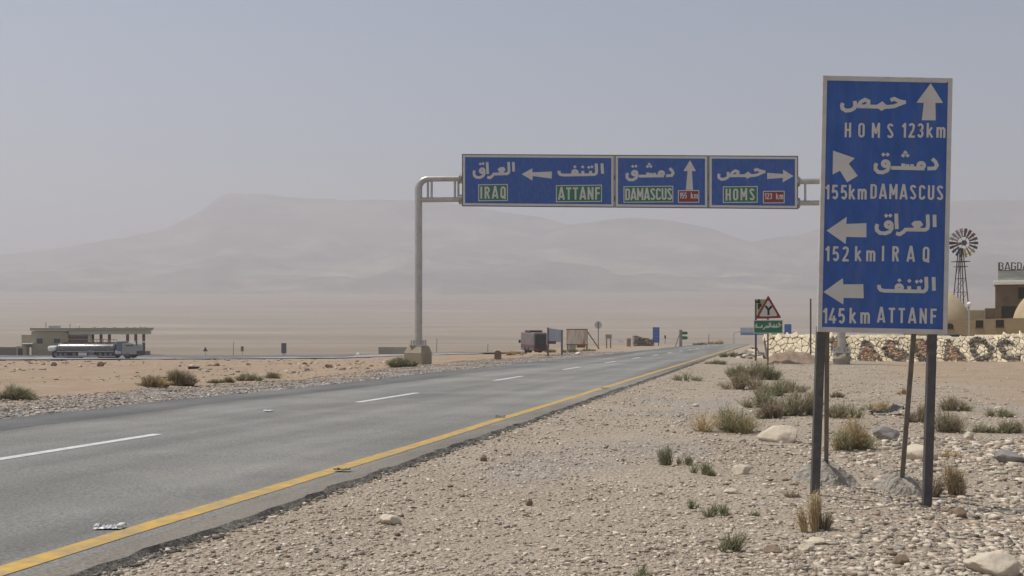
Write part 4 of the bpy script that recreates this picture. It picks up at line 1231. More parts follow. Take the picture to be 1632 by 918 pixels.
def stone_wall():
    Yw = 63.5; k = Yw / F
    x0 = (1226 - CX) * k
    b = Vector((x0, Yw, float(gz(x0, Yw)) - .05))
    P = local(b, k)
    t = thing('stone_wall', 'cream crazy stone wall with big dark stone letters in front of the cafe', 'wall', b)
    t.rotation_euler = (R(-38), 0, 0); t.scale = (1, 1, 1 / math.cos(R(38)))   # a battered face, leaning back
    xe = P(1790, 0)[0]
    zb = P(0, 577)[1] - .15
    top = lambda x: P(0, np.interp(x, [P(q, 0)[0] for q in (1226, 1240, 1300, 1420, 1500, 1545, 1600, 1632, 1790)], [536, 533.8, 534.5, 535.5, 536.5, 537.8, 534.5, 533.5, 533]))[1]
    n = 60
    xs = np.linspace(0, xe, n)
    core = MB()
    poly = [(0, zb)] + [(xe, zb)] + [(float(q), top(q) - .08) for q in xs[::-1]]
    core.prism(poly, 0, .45)
    core.build('wall_core', M['mortar'], t)
    zmax = max(top(q) for q in xs)
    pts = []
    z = zb; row = 0
    hs = .185
    while z < zmax + .1:
        x = -.1 + (row % 2) * .25
        while x < xe + .1:
            pts.append((x + random.uniform(-.19, .19), z + random.uniform(-.10, .10)))
            big = x < P(1300, 0)[0]
            x += random.uniform(.38, .72) if big else random.uniform(.22, .50)
        z += hs; row += 1
    cells = voronoi_cells(pts, [(-.02, zb), (xe, zb), (xe, zmax + .2), (-.02, zmax + .2)])
    letters = letter_polys(P)
    mb = MB()
    def inpoly(p, poly):
        c = False; j = len(poly) - 1
        for i in range(len(poly)):
            xi, yi = poly[i]; xj, yj = poly[j]
            if (yi > p[1]) != (yj > p[1]) and p[0] < (xj - xi) * (p[1] - yi) / (yj - yi) + xi: c = not c
            j = i
        return c
    for c in cells:
        if c is None: continue
        cx = sum(p[0] for p in c) / len(c); cz = sum(p[1] for p in c) / len(c)
        if cz > top(min(max(cx, 0), xe)) - .06: continue
        q = inset_poly(c, .017)
        wall_stone(mb, q, random.uniform(.05, .11))
    mb.build('wall_face', M['cream_stone'], t)
    # cap stones along the top
    cp = MB(); x = -.05
    while x < xe:
        w = random.uniform(.35, .75)
        zt = top(min(max(x + w / 2, 0), xe))
        hgt = random.uniform(.10, .2)
        cp.box((x, -.06 + random.uniform(-.03, .03), zt - hgt), (x + w - .03, .42, zt + random.uniform(-.02, .05)), bev=.035)
        x += w
    cp.build('coping', M['cream_stone'], t)
    # the letters: rubble mosaics set proud of the wall
    for name, solid, strokes in letters:
        lm = MB()
        spacing = .115
        allp = [p for s_ in (solid + strokes) for p in s_]
        xa, xb = min(p[0] for p in allp) - .15, max(p[0] for p in allp) + .15
        za, zb_ = min(p[1] for p in allp) - .15, max(p[1] for p in allp) + .15
        def dist_stroke(p):
            best = 9
            for s_ in strokes:
                for a, c in zip(s_, s_[1:]):
                    dx, dz = c[0] - a[0], c[1] - a[1]; L2 = dx * dx + dz * dz
                    tt = max(0, min(1, ((p[0] - a[0]) * dx + (p[1] - a[1]) * dz) / L2))
                    best = min(best, math.hypot(p[0] - a[0] - tt * dx, p[1] - a[1] - tt * dz))
            return best
        gp = []
        zz = za
        while zz < zb_:
            xx = xa
            while xx < xb:
                gp.append((xx + random.uniform(-.05, .05), zz + random.uniform(-.05, .05))); xx += spacing
            zz += spacing * .8
        keep = []
        for p in gp:
            d = dist_stroke(p)
            if d < .075: keep.append((p, 1))
            elif any(inpoly(p, s_) for s_ in solid): keep.append((p, 0))
        for p, mi in keep:
            s_ = random.uniform(.12, .17)
            v, f = stone_blob(p[0], -.10, p[1], s_)
            lm.add(v, f, mi)
        lm.build('stone_letter', [M['brown_stone'], M['dark_stone']], t)
def letter_polys(P):
    S = lambda q: [P(1180 + a / 2.962, 510 + b / 2.962) for a, b in q]
    T = lambda q: [P(1480 + a / 4.59, 400 + b / 4.59) for a, b in q]
    out = []
    # B (mostly behind the gantry leg)
    B = S([(452, 186), (452, 98), (490, 90), (515, 112), (495, 138), (520, 162), (498, 188), (452, 188)])
    out.append(('B', [B], [B]))
    A = S([(556, 188), (608, 104), (655, 188)])
    out.append(('A', [A], [S([(556, 188), (608, 104), (655, 188)])]))
    G = S([(760, 115), (725, 108), (693, 135), (700, 175), (745, 190), (785, 172), (775, 148), (740, 148)])
    out.append(('G', [S([(700, 130), (735, 118), (740, 148), (775, 150), (785, 172), (745, 188), (702, 172)])], [G]))
    D = S([(843, 186), (843, 105), (880, 104), (905, 130), (905, 165), (880, 188), (843, 188)])
    out.append(('D', [D], [D]))
    A2 = T([(118, 795), (185, 670), (255, 795)])
    out.append(('A', [A2], [A2]))
    D2 = T([(345, 790), (348, 670), (385, 655), (445, 665), (475, 715), (450, 775), (400, 795), (345, 792)])
    out.append(('D', [], [D2]))
    C = T([(650, 680), (560, 672), (552, 785), (660, 785)])
    out.append(('C', [], [C]))
    return out
stone_wall()

# ------------------------------------------------------------------ cafe building, windmill, lamp, car behind the wall
def dome(mb, cx, cy, zb, r_, h, n=28):
    prof = []
    for i in range(13):
        a = i / 12
        prof.append((r_ * (1 - a ** 1.75) ** .62 if a < 1 else .02, zb + h * a))
    mb.lathe(prof, n, c=(cx, cy, 0))
def cafe():
    Yc = 80.0; k = Yc / F
    x0 = (1560 - CX) * k
    rot = R(-24.5)
    b = Vector((x0, Yc, float(gz(x0, Yc)))); P = planar(b, rot)
    t = thing('desert_cafe', 'tan mud plaster cafe with beehive domes, brown tower and rooftop name letters', 'building', b, rot)
    # front block with parapet; sloping top line
    tops = [(1440, 515), (1508, 514), (1519, 511.5), (1560, 508.5), (1620, 507), (1800, 506.5)]
    poly = [(P(1440, 0)[0], -.5), (P(1800, 0)[0], -.5)] + [P(*q) for q in tops[::-1]]
    MB().prism(poly, 0, 4.5).build('wall', M['adobe'], t)
    for x0_, x1_, y0_, y1_, ar in ((1508, 1519.5, 515.5, 524, True), (1555, 1567, 510.5, 522, False), (1587, 1600, 509.7, 521.3, False)):
        a, z1 = P(x0_, y0_); c, z0 = P(x1_, y1_)
        if ar:
            q = [(a, z0), (c, z0), (c, z1 - .18)] + [((a + c) / 2 + (c - a) / 2 * math.cos(R(s_)), z1 - .18 + .18 * math.sin(R(s_))) for s_ in range(20, 180, 20)] + [(a, z1 - .18)]
        else:
            q = [(a, z0), (c, z0), (c, z1), (a, z1)]
        wn_ = MB().prism(q, -.012, .3).build('window', M['opening'], t)
        MB().box((a - .05, -.05, z0 - .07), (c + .05, -.002, z0 - .004)).build('sill', M['adobe_dark'], wn_)
    r_ = 42 * k
    for cx_, apex in ((1503, 462), (1660, 460)):
        mb = MB(); zb_ = P(1610, 514, 2.2)[1]
        dome(mb, P(cx_, 0, 2.2)[0], 2.2, zb_, r_, P(1610, apex, 2.2)[1] - zb_)
        mb.build('dome', M['adobe_pale'], t, smooth='all')
    # brown tower block behind
    xa, zt = P(1586, 454, 4.6); xb = P(1700, 0, 4.6)[0]
    tw = MB().box((xa, 4.6, 0), (xb, 9.5, zt), bev=.04).build('tower', M['adobe_dark'], t)
    MB().box((xa - .12, 4.45, zt + .003), (xb + .1, 9.6, P(1610, 447.3, 4.5)[1]), bev=.04).build('parapet', M['plaster_white'], tw)
    for x0_, x1_, y0_, y1_ in ((1623, 1646, 458, 476), (1596, 1622, 488, 512)):
        a, z1 = P(x0_, y0_, 4.6); c, z0 = P(x1_, y1_, 4.6)
        MB().box((a, 4.55, z0), (c, 4.9, z1)).build('opening', M['opening'], tw)
    xa, zt = P(1569.5, 491, 4.7); xb = P(1587, 0, 4.7)[0]
    MB().box((xa, 4.7, 0), (xb - .02, 7.5, zt), bev=.06).build('low_block', M['adobe_dark'], t)
    xa, zt = P(1535, 494, 7.6); xb = P(1569, 0, 7.6)[0]
    MB().box((xa, 7.6, 0), (xb, 8.6, zt), bev=.03).build('back_wall', M['adobe_pale'], t)
    # rooftop sign
    xa, z1 = P(1591, 432, 4.7); xb, z0 = P(1700, 446.8, 4.7)
    sb = MB().box((xa, 4.7, z0), (xb, 4.78, z1)).build('sign_board', M['board'], t)
    mb = MB()
    for q in (1591.5, 1612, 1634, 1660, 1690):
        x_ = P(q, 0, 4.8)[0]
        mb.bar((x_, 4.84, z0 - .1), (x_, 4.84, P(1610, 418, 4.8)[1]), .06, .06)
    mb.bar((xa, 4.76, P(1610, 431, 4.8)[1] + .01), (xb, 4.76, P(1610, 431, 4.8)[1] + .01), .07, .07)
    mb.build('sign_rack', M['brown_iron'], sb)
    xs = [(1591.5, 1600), (1600.8, 1610.5), (1610.8, 1620), (1620.6, 1629), (1629.5, 1639), (1639.8, 1648.5)]
    for ch, (q0, q1) in zip('BAGDAD', xs):
        a, z1_ = P(q0, 418, 4.7); c, z0_ = P(q1, 430.4, 4.7)
        lm = latin(ch, a, a + GLY[ch][0] * (z1_ - z0_), z0_, z1_, 4.66, .055)
        s_ = (c - a) / (GLY[ch][0] * (z1_ - z0_))
        lm.v = [(a + (x - a) * s_, y, z) for x, y, z in lm.v]
        n = len(lm.v)
        lm.v += [(x, y + .05, z) for x, y, z in lm.v]; lm.f += [tuple(i + n for i in f[::-1]) for f in lm.f]; lm.m += lm.m[:]
        lm.build('roof_letter', M['brown_iron'], sb)
    # windmill
    Ym = 95.0; km = Ym / F
    bx = (1531 - CX) * km
    b2 = Vector((bx, Ym, float(gz(bx, Ym)))); P2 = local(b2, km)
    t = thing('wind_pump', 'multi-bladed wind pump with coloured blades on a lattice tower by the cafe', 'windmill', b2)
    tm = MB()
    zt = P2(0, 396)[1]; ht, hb = .14, .80
    zz = [0, 2.2, 4.0, 5.4, 6.6, zt]
    wid = lambda z: hb + (ht - hb) * z / zt
    for sx in (-1, 1):
        for sy in (-1, 1):
            tm.bar((sx * hb, sy * hb, -.3), (sx * ht, sy * ht, zt), .07, .07)
    for i in range(len(zz) - 1):
        z0, z1 = zz[i], zz[i + 1]
        for sg in (-1, 1):
            tm.bar((-wid(z1), sg * wid(z1), z1), (wid(z1), sg * wid(z1), z1), .045, .045)
            tm.bar((sg * wid(z1), -wid(z1), z1), (sg * wid(z1), wid(z1), z1), .045, .045)
            tm.bar((-wid(z0), sg * wid(z0), z0), (wid(z1), sg * wid(z1), z1), .03, .03)
    tm.tube([(0, 0, 0), (0, 0, zt)], .03, 6)
    tm.build('tower', M['brown_iron'], t)
    pf = MB()
    for py_, w in ((417, .62), (425, .46)):
        z_ = P2(0, py_)[1]; pf.box((-w, -w, z_ - .03), (w, w, z_ + .03))
    pf.build('platform', M['brown_iron'], t)
    zc = P2(0, 388)[1]
    hub = MB().tube([(0, -.75, zc), (0, .5, zc)], .13, 12)
    hub.tube([(0, -.78, zc), (0, -.70, zc)], .24, 14)
    hub.build('hub', M['brown_iron'], t)
    n = 18
    Ro, Ri = 23.2 * km, 9.5 * km
    for rr in (Ri * 1.05, Ro * .80):
        rim = MB()
        rim.tube([(rr * math.cos(2 * math.pi * i / 36), -.62, zc + rr * math.sin(2 * math.pi * i / 36)) for i in range(37)], .022, 5, caps=False)
        if rr > Ri * 1.1:
            for i in range(6):
                a = 2 * math.pi * i / 6
                rim.bar((0, -.66, zc), (Ro * .8 * math.cos(a), -.64, zc + Ro * .8 * math.sin(a)), .03, .03)
        rim.build('rim', M['brown_iron'], t)
    pal = {0: 'dark', 1: 'red', 2: 'red', 3: 'red', 4: 'red', 5: 'white', 6: 'white', 7: 'white', 8: 'white', 9: 'dark', 10: 'dark', 11: 'blue', 12: 'blue', 13: 'dark', 14: 'yellow', 15: 'yellow', 16: 'yellow', 17: 'dark'}
    for i in range(n):
        a = 2 * math.pi * i / n
        ca, sa = math.cos(a), math.sin(a)
        wi, wo = .065, .135
        pts = []
        for rr, w in ((Ri, wi), (Ro, wo)):
            for sg in (-1, 1):
                pts.append((rr * ca - sg * w * sa, -.62 + sg * w * .28, zc + rr * sa + sg * w * ca))
        v = pts + [(x, y + .015, z) for x, y, z in pts]
        MB().add(v, [(0, 1, 3, 2), (6, 7, 5, 4), (0, 2, 6, 4), (1, 5, 7, 3), (0, 4, 5, 1), (2, 3, 7, 6)]).build('blade', M['rotor_' + pal[i]], t)
    vn = MB().bar((0, .4, zc), (-.55, 1.7, zc), .05, .05)
    vn.prism([(-1.05, zc - .32), (-.45, zc - .22), (-.45, zc + .22), (-1.05, zc + .32)], 1.68, 1.71)
    vn.build('tail_vane', M['rust'], t)
    # globe lamp
    Yl = 79.0; kl = Yl / F; lx = (1544.7 - CX) * kl
    b3 = Vector((lx, Yl, float(gz(lx, Yl)))); P3 = local(b3, kl)
    t = thing('globe_lamp', 'white globe lamp on a thin pole between the dome and the brown tower', 'street lamp', b3)
    zl = P3(0, 484.5)[1]
    MB().tube([(0, 0, -.2), (0, 0, zl - .12)], .045, 8).build('post', M['sheet_grey'], t)
    mb = MB(); mb.lathe([(.02, -.16)] + [(.16 * math.cos(R(a)), .16 * math.sin(R(a))) for a in range(-75, 90, 15)] + [(.01, .16)], 16, c=(0, 0, zl)); mb.build('globe', M['globe'], t, smooth='all')
    # dark car parked behind the wall: only its roof shows
    Yk = 70.0; kk = Yk / F; cx_ = (1512 - CX) * kk
    gzc = float(gz(cx_, Yk)); P4z = EYE - (532.8 - HY) * kk
    t = thing('parked_car', 'dark car whose roof just shows above the stone wall', 'car', (cx_, Yk, P4z - 1.42))
    body = [(-2.1, .35), (2.1, .35), (2.1, .82), (1.2, .92), (.75, 1.36), (.3, 1.42), (-.6, 1.40), (-1.35, .98), (-2.05, .85)]
    MB().prism(body, -.8, .8).build('body', M['rotor_dark'], t)
    win = [(-1.15, .98), (.98, .96), (.66, 1.30), (-.55, 1.33)]
    MB().prism(win, -.806, .806).build('window', M['glass'], t)
    for wx in (-1.3, 1.3):
        for wy in (-.75, .75):
            MB().tube([(wx, wy - .1, .32), (wx, wy + .1, .32)], .32, 16).build('wheel', M['rubber'], t)
cafe()

# ------------------------------------------------------------------ fuel station, tanker truck, bus
def fuel_station():
    Yg = 205.0; k = Yg / F
    x0 = (140 - CX) * k
    rot = R(17)
    b = Vector((x0, Yg, EYE - (567 - HY) * k)); P = planar(b, rot)
    t = thing('fuel_station', 'beige flat roofed fuel station with a canopy on dark red columns', 'building', b, rot)
    xa, zt = P(50, 528); xb = P(141, 0)[0]
    ws = MB().box((xa, 0, -1.2), (P(108, 0)[0], 9, zt)).build('wall', M['station'], t)
    MB().box((P(108, 0)[0] + .01, 2.2, -1.2), (P(141, 0, 2.2)[0], 9, zt - .05)).build('shop_wall', M['station_beam'], t)
    for q0, q1, y0, y1 in ((58.5, 68, 539.5, 547.5), (86, 96, 539.8, 547)):
        a, z1 = P(q0, y0); c, z0 = P(q1, y1)
        MB().box((a, -.03, z0), (c, .3, z1)).build('window', M['glass'], ws)
    a, z1 = P(107, 536.5, 2.2); c, z0 = P(140.5, 562, 2.2)
    a = max(a, P(108, 0)[0] + .05)
    MB().box((a, 2.05, z0), (c, 2.4, z1)).build('shop_window', M['glass'], t)
    # roof slab with parapet, thick pale beam below the canopy
    xr = P(242.5, 0)[0]
    MB().box((xa - .2, -.5, P(150, 526.5)[1]), (xr, 9.5, P(150, 522.3)[1]), bev=.03).build('roof', M['station'], t)
    MB().box((P(109, 0)[0], -.2, P(150, 533)[1]), (P(239, 0)[0], 9.0, P(150, 526.6)[1])).build('canopy_beam', M['station_beam'], t)
    zc = P(150, 533.1)[1]
    for q, yy in ((147.6, 8), (161, 8), (174.3, 8), (203.3, .3), (216.4, .3), (229, .3)):
        x_ = P(q, 0, yy)[0]
        w = .27
        z0 = -.9 if yy > 4 else -.3
        c = MB().box((x_ - w, yy, z0), (x_ + w, yy + .5, zc)).build('column', M['col_dark'], t)
        zm = zc * .60
        MB().box((x_ - w - .015, yy - .015, zm), (x_ + w + .015, yy + .515, zm + .35)).build('band', M['plaster_white'], c)
    x_ = P(143, 0, 1.6)[0]
    MB().box((x_ - .3, 1.6, -.5), (x_ + .3, 2.04, zc)).build('pilaster', M['plaster_white'], t)
    # low wing to the left
    a, z1 = P(33, 533.5)
    MB().box((a, 1.0, z1 - 2.4), (xa - .02, 8, z1), bev=.03).build('side_wing', M['station'], t)
    a2, z2 = P(36, 547)
    MB().box((a2, -2.2, z2 - .15), (P(54, 0)[0], .9, z2)).build('porch_roof', M['plaster_white'], t)
    # roof clutter
    a, z1 = P(77, 518.3, 3); c, z0 = P(95, 522.2, 3)
    z0 = P(150, 522.3)[1]
    MB().box((a, 3, z0), (c, 5, z1), bev=.1).build('roof_tank', M['sheet_grey'], t)
    a, z1 = P(124, 517, 3); c, _ = P(127.5, 522.2, 3)
    MB().lathe([((c - a) / 2, z0), ((c - a) / 2, z1 - .15), ((c - a) / 5, z1)], 12, c=((a + c) / 2, 3, 0)).build('water_tank', M['plaster_white'], t)
    for q, yt in ((73.2, 514), (111.5, 516)):
        MB().tube([(P(q, 0, 3)[0], 3, P(150, 522.3)[1]), (P(q, 0, 3)[0], 3, P(150, yt, 3)[1])], .07, 6).build('mast', M['post_far'], t)
    for q in (150, 166, 182, 202, 214, 224, 231):
        x_ = P(q, 0, 1.5)[0]; z_ = P(150, 522.3)[1]
        MB().box((x_ - .35, 1.5, z_), (x_ + .35, 2.0, z_ + .22), bev=.05).build('roof_light', M['plaster_white'], t)
    a, z1 = P(106, 528.5); c, z0 = P(109.5, 531.5)
    MB().box((a, -.5, z0), (c, -.02, z1)).build('wall_box', M['rotor_dark'], ws)
    # pumps on the forecourt
    for i, (q, w, h, m_, lab) in enumerate(((221.5, 4.2, 11, 'rotor_dark', 'dark fuel pump between the two right columns of the station'), (234.5, 7, 5, 'cab_blue', 'low blue box on the ground right of the station columns'))):
        lx, z_ = P(q, 564.5, -1.2); z_ += b.z
        x_ = b.x + lx * math.cos(rot) + 1.2 * math.sin(rot); y_ = b.y + lx * math.sin(rot) - 1.2 * math.cos(rot)
        o = MB()
        o.box((-w * k / 2, 0, -1.0), (w * k / 2, .7, h * k), bev=.05)
        if i == 0:
            pt = thing('fuel_pump', lab, 'fuel pump', (x_, y_, z_))
            o.build('cabinet', M[m_], pt)
            MB().box((-w * k * .35, -.02, h * k * .6), (w * k * .35, .01, h * k * .85)).build('display', M['sheet_grey'], pt)
        else:
            pt = tag(o.build('storage_box', M[m_]), lab, 'box'); pt.location = (x_, y_, z_)
    # low boundary wall at the far left with a dark doorway block
    xa, zt = (-60 - CX) * k, EYE - (552.5 - HY) * k
    zb = EYE - (570 - HY) * k
    t2 = thing('boundary_wall', 'low brown yard wall left of the fuel station', 'wall', (xa, Yg - 3.6, zb))
    xb = (40 - CX) * k
    MB().box((0, 0, -.5), (xb - xa, .3, zt - zb)).build('wall', M['station_low'], t2)
    a = (0 - CX) * k - xa; c = (5.5 - CX) * k - xa
    MB().box((a, -.03, 0), (c, .2, zt - zb - .4)).build('gate', M['opening'], t2)
    xa, xb = (40.5 - CX) * k, (56 - CX) * k
    t3 = thing('kiosk', 'small beige kiosk with a dark doorway behind the tanker truck tail', 'kiosk', (xa, Yg - 3.8, zb))
    MB().box((0, 0, -.5), (xb - xa, 1.4, EYE - (551 - HY) * k - zb)).build('wall', M['station'], t3)
    MB().box((.35, -.03, 0), (1.2, .2, EYE - (554.5 - HY) * k - zb)).build('doorway', M['opening'], t3)
fuel_station()

def wheel(mb, x, y, z, r_, w):
    mb.tube([(x, y - w / 2, z), (x, y + w / 2, z)], r_, 18)
def tanker():
    Yt = ray_ground(145, 571.8)[1]; k = Yt / F
    b = Vector(((145 - CX) * k, Yt, EYE - (571.6 - HY) * k)); P = local(b, k)
    t = thing('tanker_truck', 'long silver road tanker with pale cab parked on the side road', 'truck', b)
    z0t, z1t = P(0, 566)[1], P(0, 547)[1]
    xa, xb = P(87, 0)[0], P(184, 0)[0]
    zc, rz_ = (z0t + z1t) / 2 + .05, (z1t - z0t) / 2
    mb = MB(); n = 28
    ring = lambda x, s_: [(x, 1.2 + 1.2 * s_ * math.cos(2 * math.pi * i / n), zc + rz_ * s_ * math.sin(2 * math.pi * i / n)) for i in range(n)]
    prof = [(xa, .3), (xa + .05, .75), (xa + .2, .95), (xa + .4, 1), (xb - .4, 1), (xb - .2, .95), (xb - .05, .75), (xb, .3)]
    v = [q for x, s_ in prof for q in ring(x, s_)]
    f = [(i * n + j, i * n + (j + 1) % n, (i + 1) * n + (j + 1) % n, (i + 1) * n + j) for i in range(len(prof) - 1) for j in range(n)]
    f += [tuple(range(n - 1, -1, -1)), tuple(range((len(prof) - 1) * n, len(prof) * n))]
    tank = mb.add(v, f).build('tank', M['tank'], t, smooth=True)
    bd = MB()
    for i in range(7):
        x = xa + .5 + (xb - xa - 1) * i / 6
        bd.add([(p[0] + dx, 1.2 + (p[1] - 1.2) * 1.012, zc + (p[2] - zc) * 1.012) for dx in (-.05, .05) for p in ring(x, 1)], [(j, (j + 1) % n, n + (j + 1) % n, n + j) for j in range(n)])
    bd.build('band', M['cab_blue'], tank)
    wk = MB().box((xa + .6, .75, z1t + .07), (xb - .5, 1.65, z1t + .11))
    for sy in (.72, 1.68):
        wk.tube([(xa + .6, sy, z1t + .45), (xb - .5, sy, z1t + .45)], .03, 6)
        for i in range(9):
            x = xa + .6 + (xb - xa - 1.1) * i / 8
            wk.tube([(x, sy, z1t + .1), (x, sy, z1t + .45)], .025, 5)
    wk.build('walkway', M['rust'], tank)
    rl = MB().box((xa + .3, -.06, zc - .42), (xb - .2, .0, zc - .26))
    rl.box((xa + .2, -.04, z0t - .25), (xb, .05, z0t - .08))
    rl.build('side_rail', M['cab_white'], t)
    ch = MB().box((xa, .12, .42), (P(205, 0)[0], 2.28, z0t + .12))
    for q in (92, 98, 104): ch.box((P(q, 0)[0], .02, .95), (P(q + 4.5, 0)[0], .45, 1.12))
    ch.build('chassis', M['truck_dark'], t)
    MB().box((P(141, 0)[0], -.02, .45), (P(149.5, 0)[0], .5, 1.15), bev=.03).build('tool_box', M['cab_blue'], t)
    MB().box((P(72, 0)[0], .5, P(0, 560)[1]), (xa - .02, 2.0, P(0, 551.5)[1]), bev=.25).build('rear_locker', M['plaster_white'], t)
    MB().tube([(P(124, 0)[0], .3, .55), (P(138, 0)[0], .3, .55)], .28, 14).build('hose_pipe', M['plaster_white'], t)
    rw = .53
    for q in (89, 96.5, 104, 118, 160, 168, 176, 203):
        x = P(q, 0)[0]
        for yy in (.22, 2.15):
            wm = MB(); wheel(wm, x, yy, rw, rw, .4); w = wm.build('wheel', M['rubber'], t, smooth=True)
            hm = MB(); wheel(hm, x, yy + (-.21 if yy < 1 else .21), rw, .22, .06); hm.build('rim', M['cab_blue'], w)
    # cab: tall sleeper then day cab with a sloping front
    x1, x2, x3 = P(185, 0)[0], P(194.5, 0)[0], P(217.5, 0)[0]
    zt = P(0, 544)[1]
    sl = MB().box((x1, .05, .9), (x2 - .01, 2.4, zt), bev=.08).build('sleeper', M['cab_blue'], t)
    z2 = P(0, 547.2)[1]
    cb = MB().prism([(x2, .55), (x3, .55), (x3, 1.55), (x3 - .35, z2 - .1), (x3 - .6, z2), (x2, z2)], .0, 2.4).build('cab', M['cab_white'], t)
    MB().prism([(x3 - 1.4, 1.6), (x3 - .3, 1.6), (x3 - .5, z2 - .25), (x3 - 1.4, z2 - .25)], -.02, .05).build('window', M['glass'], cb)
    MB().add([(x3 + .012, .15, 1.6), (x3 + .012, 2.25, 1.6), (x3 - .33, 2.25, z2 - .12), (x3 - .33, .15, z2 - .12)], [(0, 1, 2, 3)]).build('windscreen', M['glass'], cb)
    MB().box((x3 - .02, .1, .35), (x3 + .22, 2.3, .95), bev=.05).build('bumper', M['truck_dark'], cb)
    MB().box((x3 + .02, -.35, 1.7), (x3 + .12, -.05, 2.25), bev=.02).build('mirror', M['truck_dark'], cb)
    MB().tube([(P(183, 0)[0], .35, .8), (P(193, 0)[0], .35, .8)], .33, 14).build('fuel_tank', M['sheet_grey'], t)
tanker()

def bus():
    b, k = frame_at(851, 563)
    h = 33 * k; w = 22 * k; L = 84 * k
    base = Vector(((861.5 - CX) * k, b.y, b.z))
    t = thing('bus', 'dusty grey and maroon bus seen from behind near the grey billboard', 'bus', base, R(14))
    k2 = h / 3.2
    wr = .15 * h
    bd = MB().box((-w / 2, 0, .10 * h), (w / 2, L, h), bev=.12).build('body', M['bus_grey'], t)
    MB().box((-w / 2 - .012, .1, .22 * h), (w / 2 + .012, L - .1, .40 * h)).build('stripe', M['bus_maroon'], bd)
    MB().box((-w / 2 - .01, .4, h * .55), (w / 2 + .01, L - .5, h * .82)).build('side_window', M['bus_grey'], bd)
    MB().box((-w / 2 + .12, -.03, .42 * h), (w / 2 - .12, .1, h - .18), bev=.02).build('rear_window', M['bus_rear_shaded'], bd)
    MB().box((-w / 2 + .06, -.025, .22 * h), (w / 2 - .06, .1, .41 * h)).build('rear_panel', M['bus_rear_shaded'], bd)  # shaded rear end, its darkness put into the colour
    MB().box((-w / 2, -.15, .09 * h), (w / 2, .05, .21 * h), bev=.04).build('bumper', M['bus_maroon'], bd)
    for sx in (-1, 1):
        MB().box((sx * w * .4 - .1, -.04, .26 * h), (sx * w * .4 + .1, -.026, .34 * h)).build('tail_light', M['red_sign'], bd)
        for yy in (1.9, L - 1.6):
            wm = MB().tube([(sx * (w / 2 - .28), yy, wr), (sx * (w / 2 + .02), yy, wr)], wr, 16); wm.build('wheel', M['rubber'], t)
        MB().box((sx * (w / 2 + .02), L - .1, .45 * h), (sx * (w / 2 + .2), L + .02, .6 * h)).build('mirror', M['truck_dark'], bd)
    MB().box((-.6, 1.5, h + .002), (.6, 3.2, h + .18), bev=.04).build('roof_hatch', M['bus_maroon'], bd)
bus()

# ------------------------------------------------------------------ rubble heap and dirt mound by the wall end
def mound():
    b, k = frame_at(1268, 580)
    pk = [(-30, 17, 9), (-12, 24, 12), (10, 28, 13), (32, 26, 12), (52, 17, 10)]
    nx, ny = 60, 26
    v, f = [], []
    for j in range(ny):
        for i in range(nx):
            dx = (-60 + 140 * i / (nx - 1)) * k; dy = -1.2 + 5.2 * j / (ny - 1)
            h = -.12
            for (c, hh, w) in pk:
                h += hh * k * .62 * math.exp(-((dx - c * k) / (w * k * 1.25)) ** 2 - ((dy - 1.4 - .02 * c) / 1.15) ** 2)
            h = h * (1 + .9 * float(vnoise(dx * 1.3 + 4, dy * 1.1, 83))) + .22 * float(vnoise(dx * 2.3, dy * 2.3, 81)) + .10 * float(vnoise(dx * 7, dy * 7, 82))
            x, y = b.x + dx, b.y + dy
            edge = min(i, nx - 1 - i, j * 1.5, (ny - 1 - j) * 1.5) / 6
            v.append((dx, dy, float(gz(x, y)) - b.z + (h if edge >= 1 else h * edge - .15 * (1 - edge))))
    for j in range(ny - 1):
        for i in range(nx - 1):
            a = j * nx + i; f.append((a, a + 1, a + nx + 1, a + nx))
    o = MB().add(v, f).build('dirt_mound', M['soil'], None, smooth='all')
    o.location = b
    tag(o, 'heaped brown dirt mound piled against the left end of the stone wall', 'mound')
    b, k = frame_at(1200, 571)
    mb = MB()
    for i in range(150):
        a = random.uniform(0, 6.28); rr = random.random() ** .6
        dx = rr * math.cos(a) * 23 * k; dy = rr * math.sin(a) * 1.3
        h = max(0, (1 - rr) * 15 * k) * random.uniform(.5, 1)
        vv, ff = stone_blob(dx, dy, float(gz(b.x + dx, b.y + dy)) - b.z + h, random.uniform(.13, .38))
        mb.add(vv, ff, 0 if random.random() < .6 else 1)
    o = mb.build('rubble_heap', [M['dark_stone'], M['rock_cream']]); o.location = b
    tag(o, 'heap of dark and pale rubble at the foot of the yellow green sign', 'rubble heap')
mound()

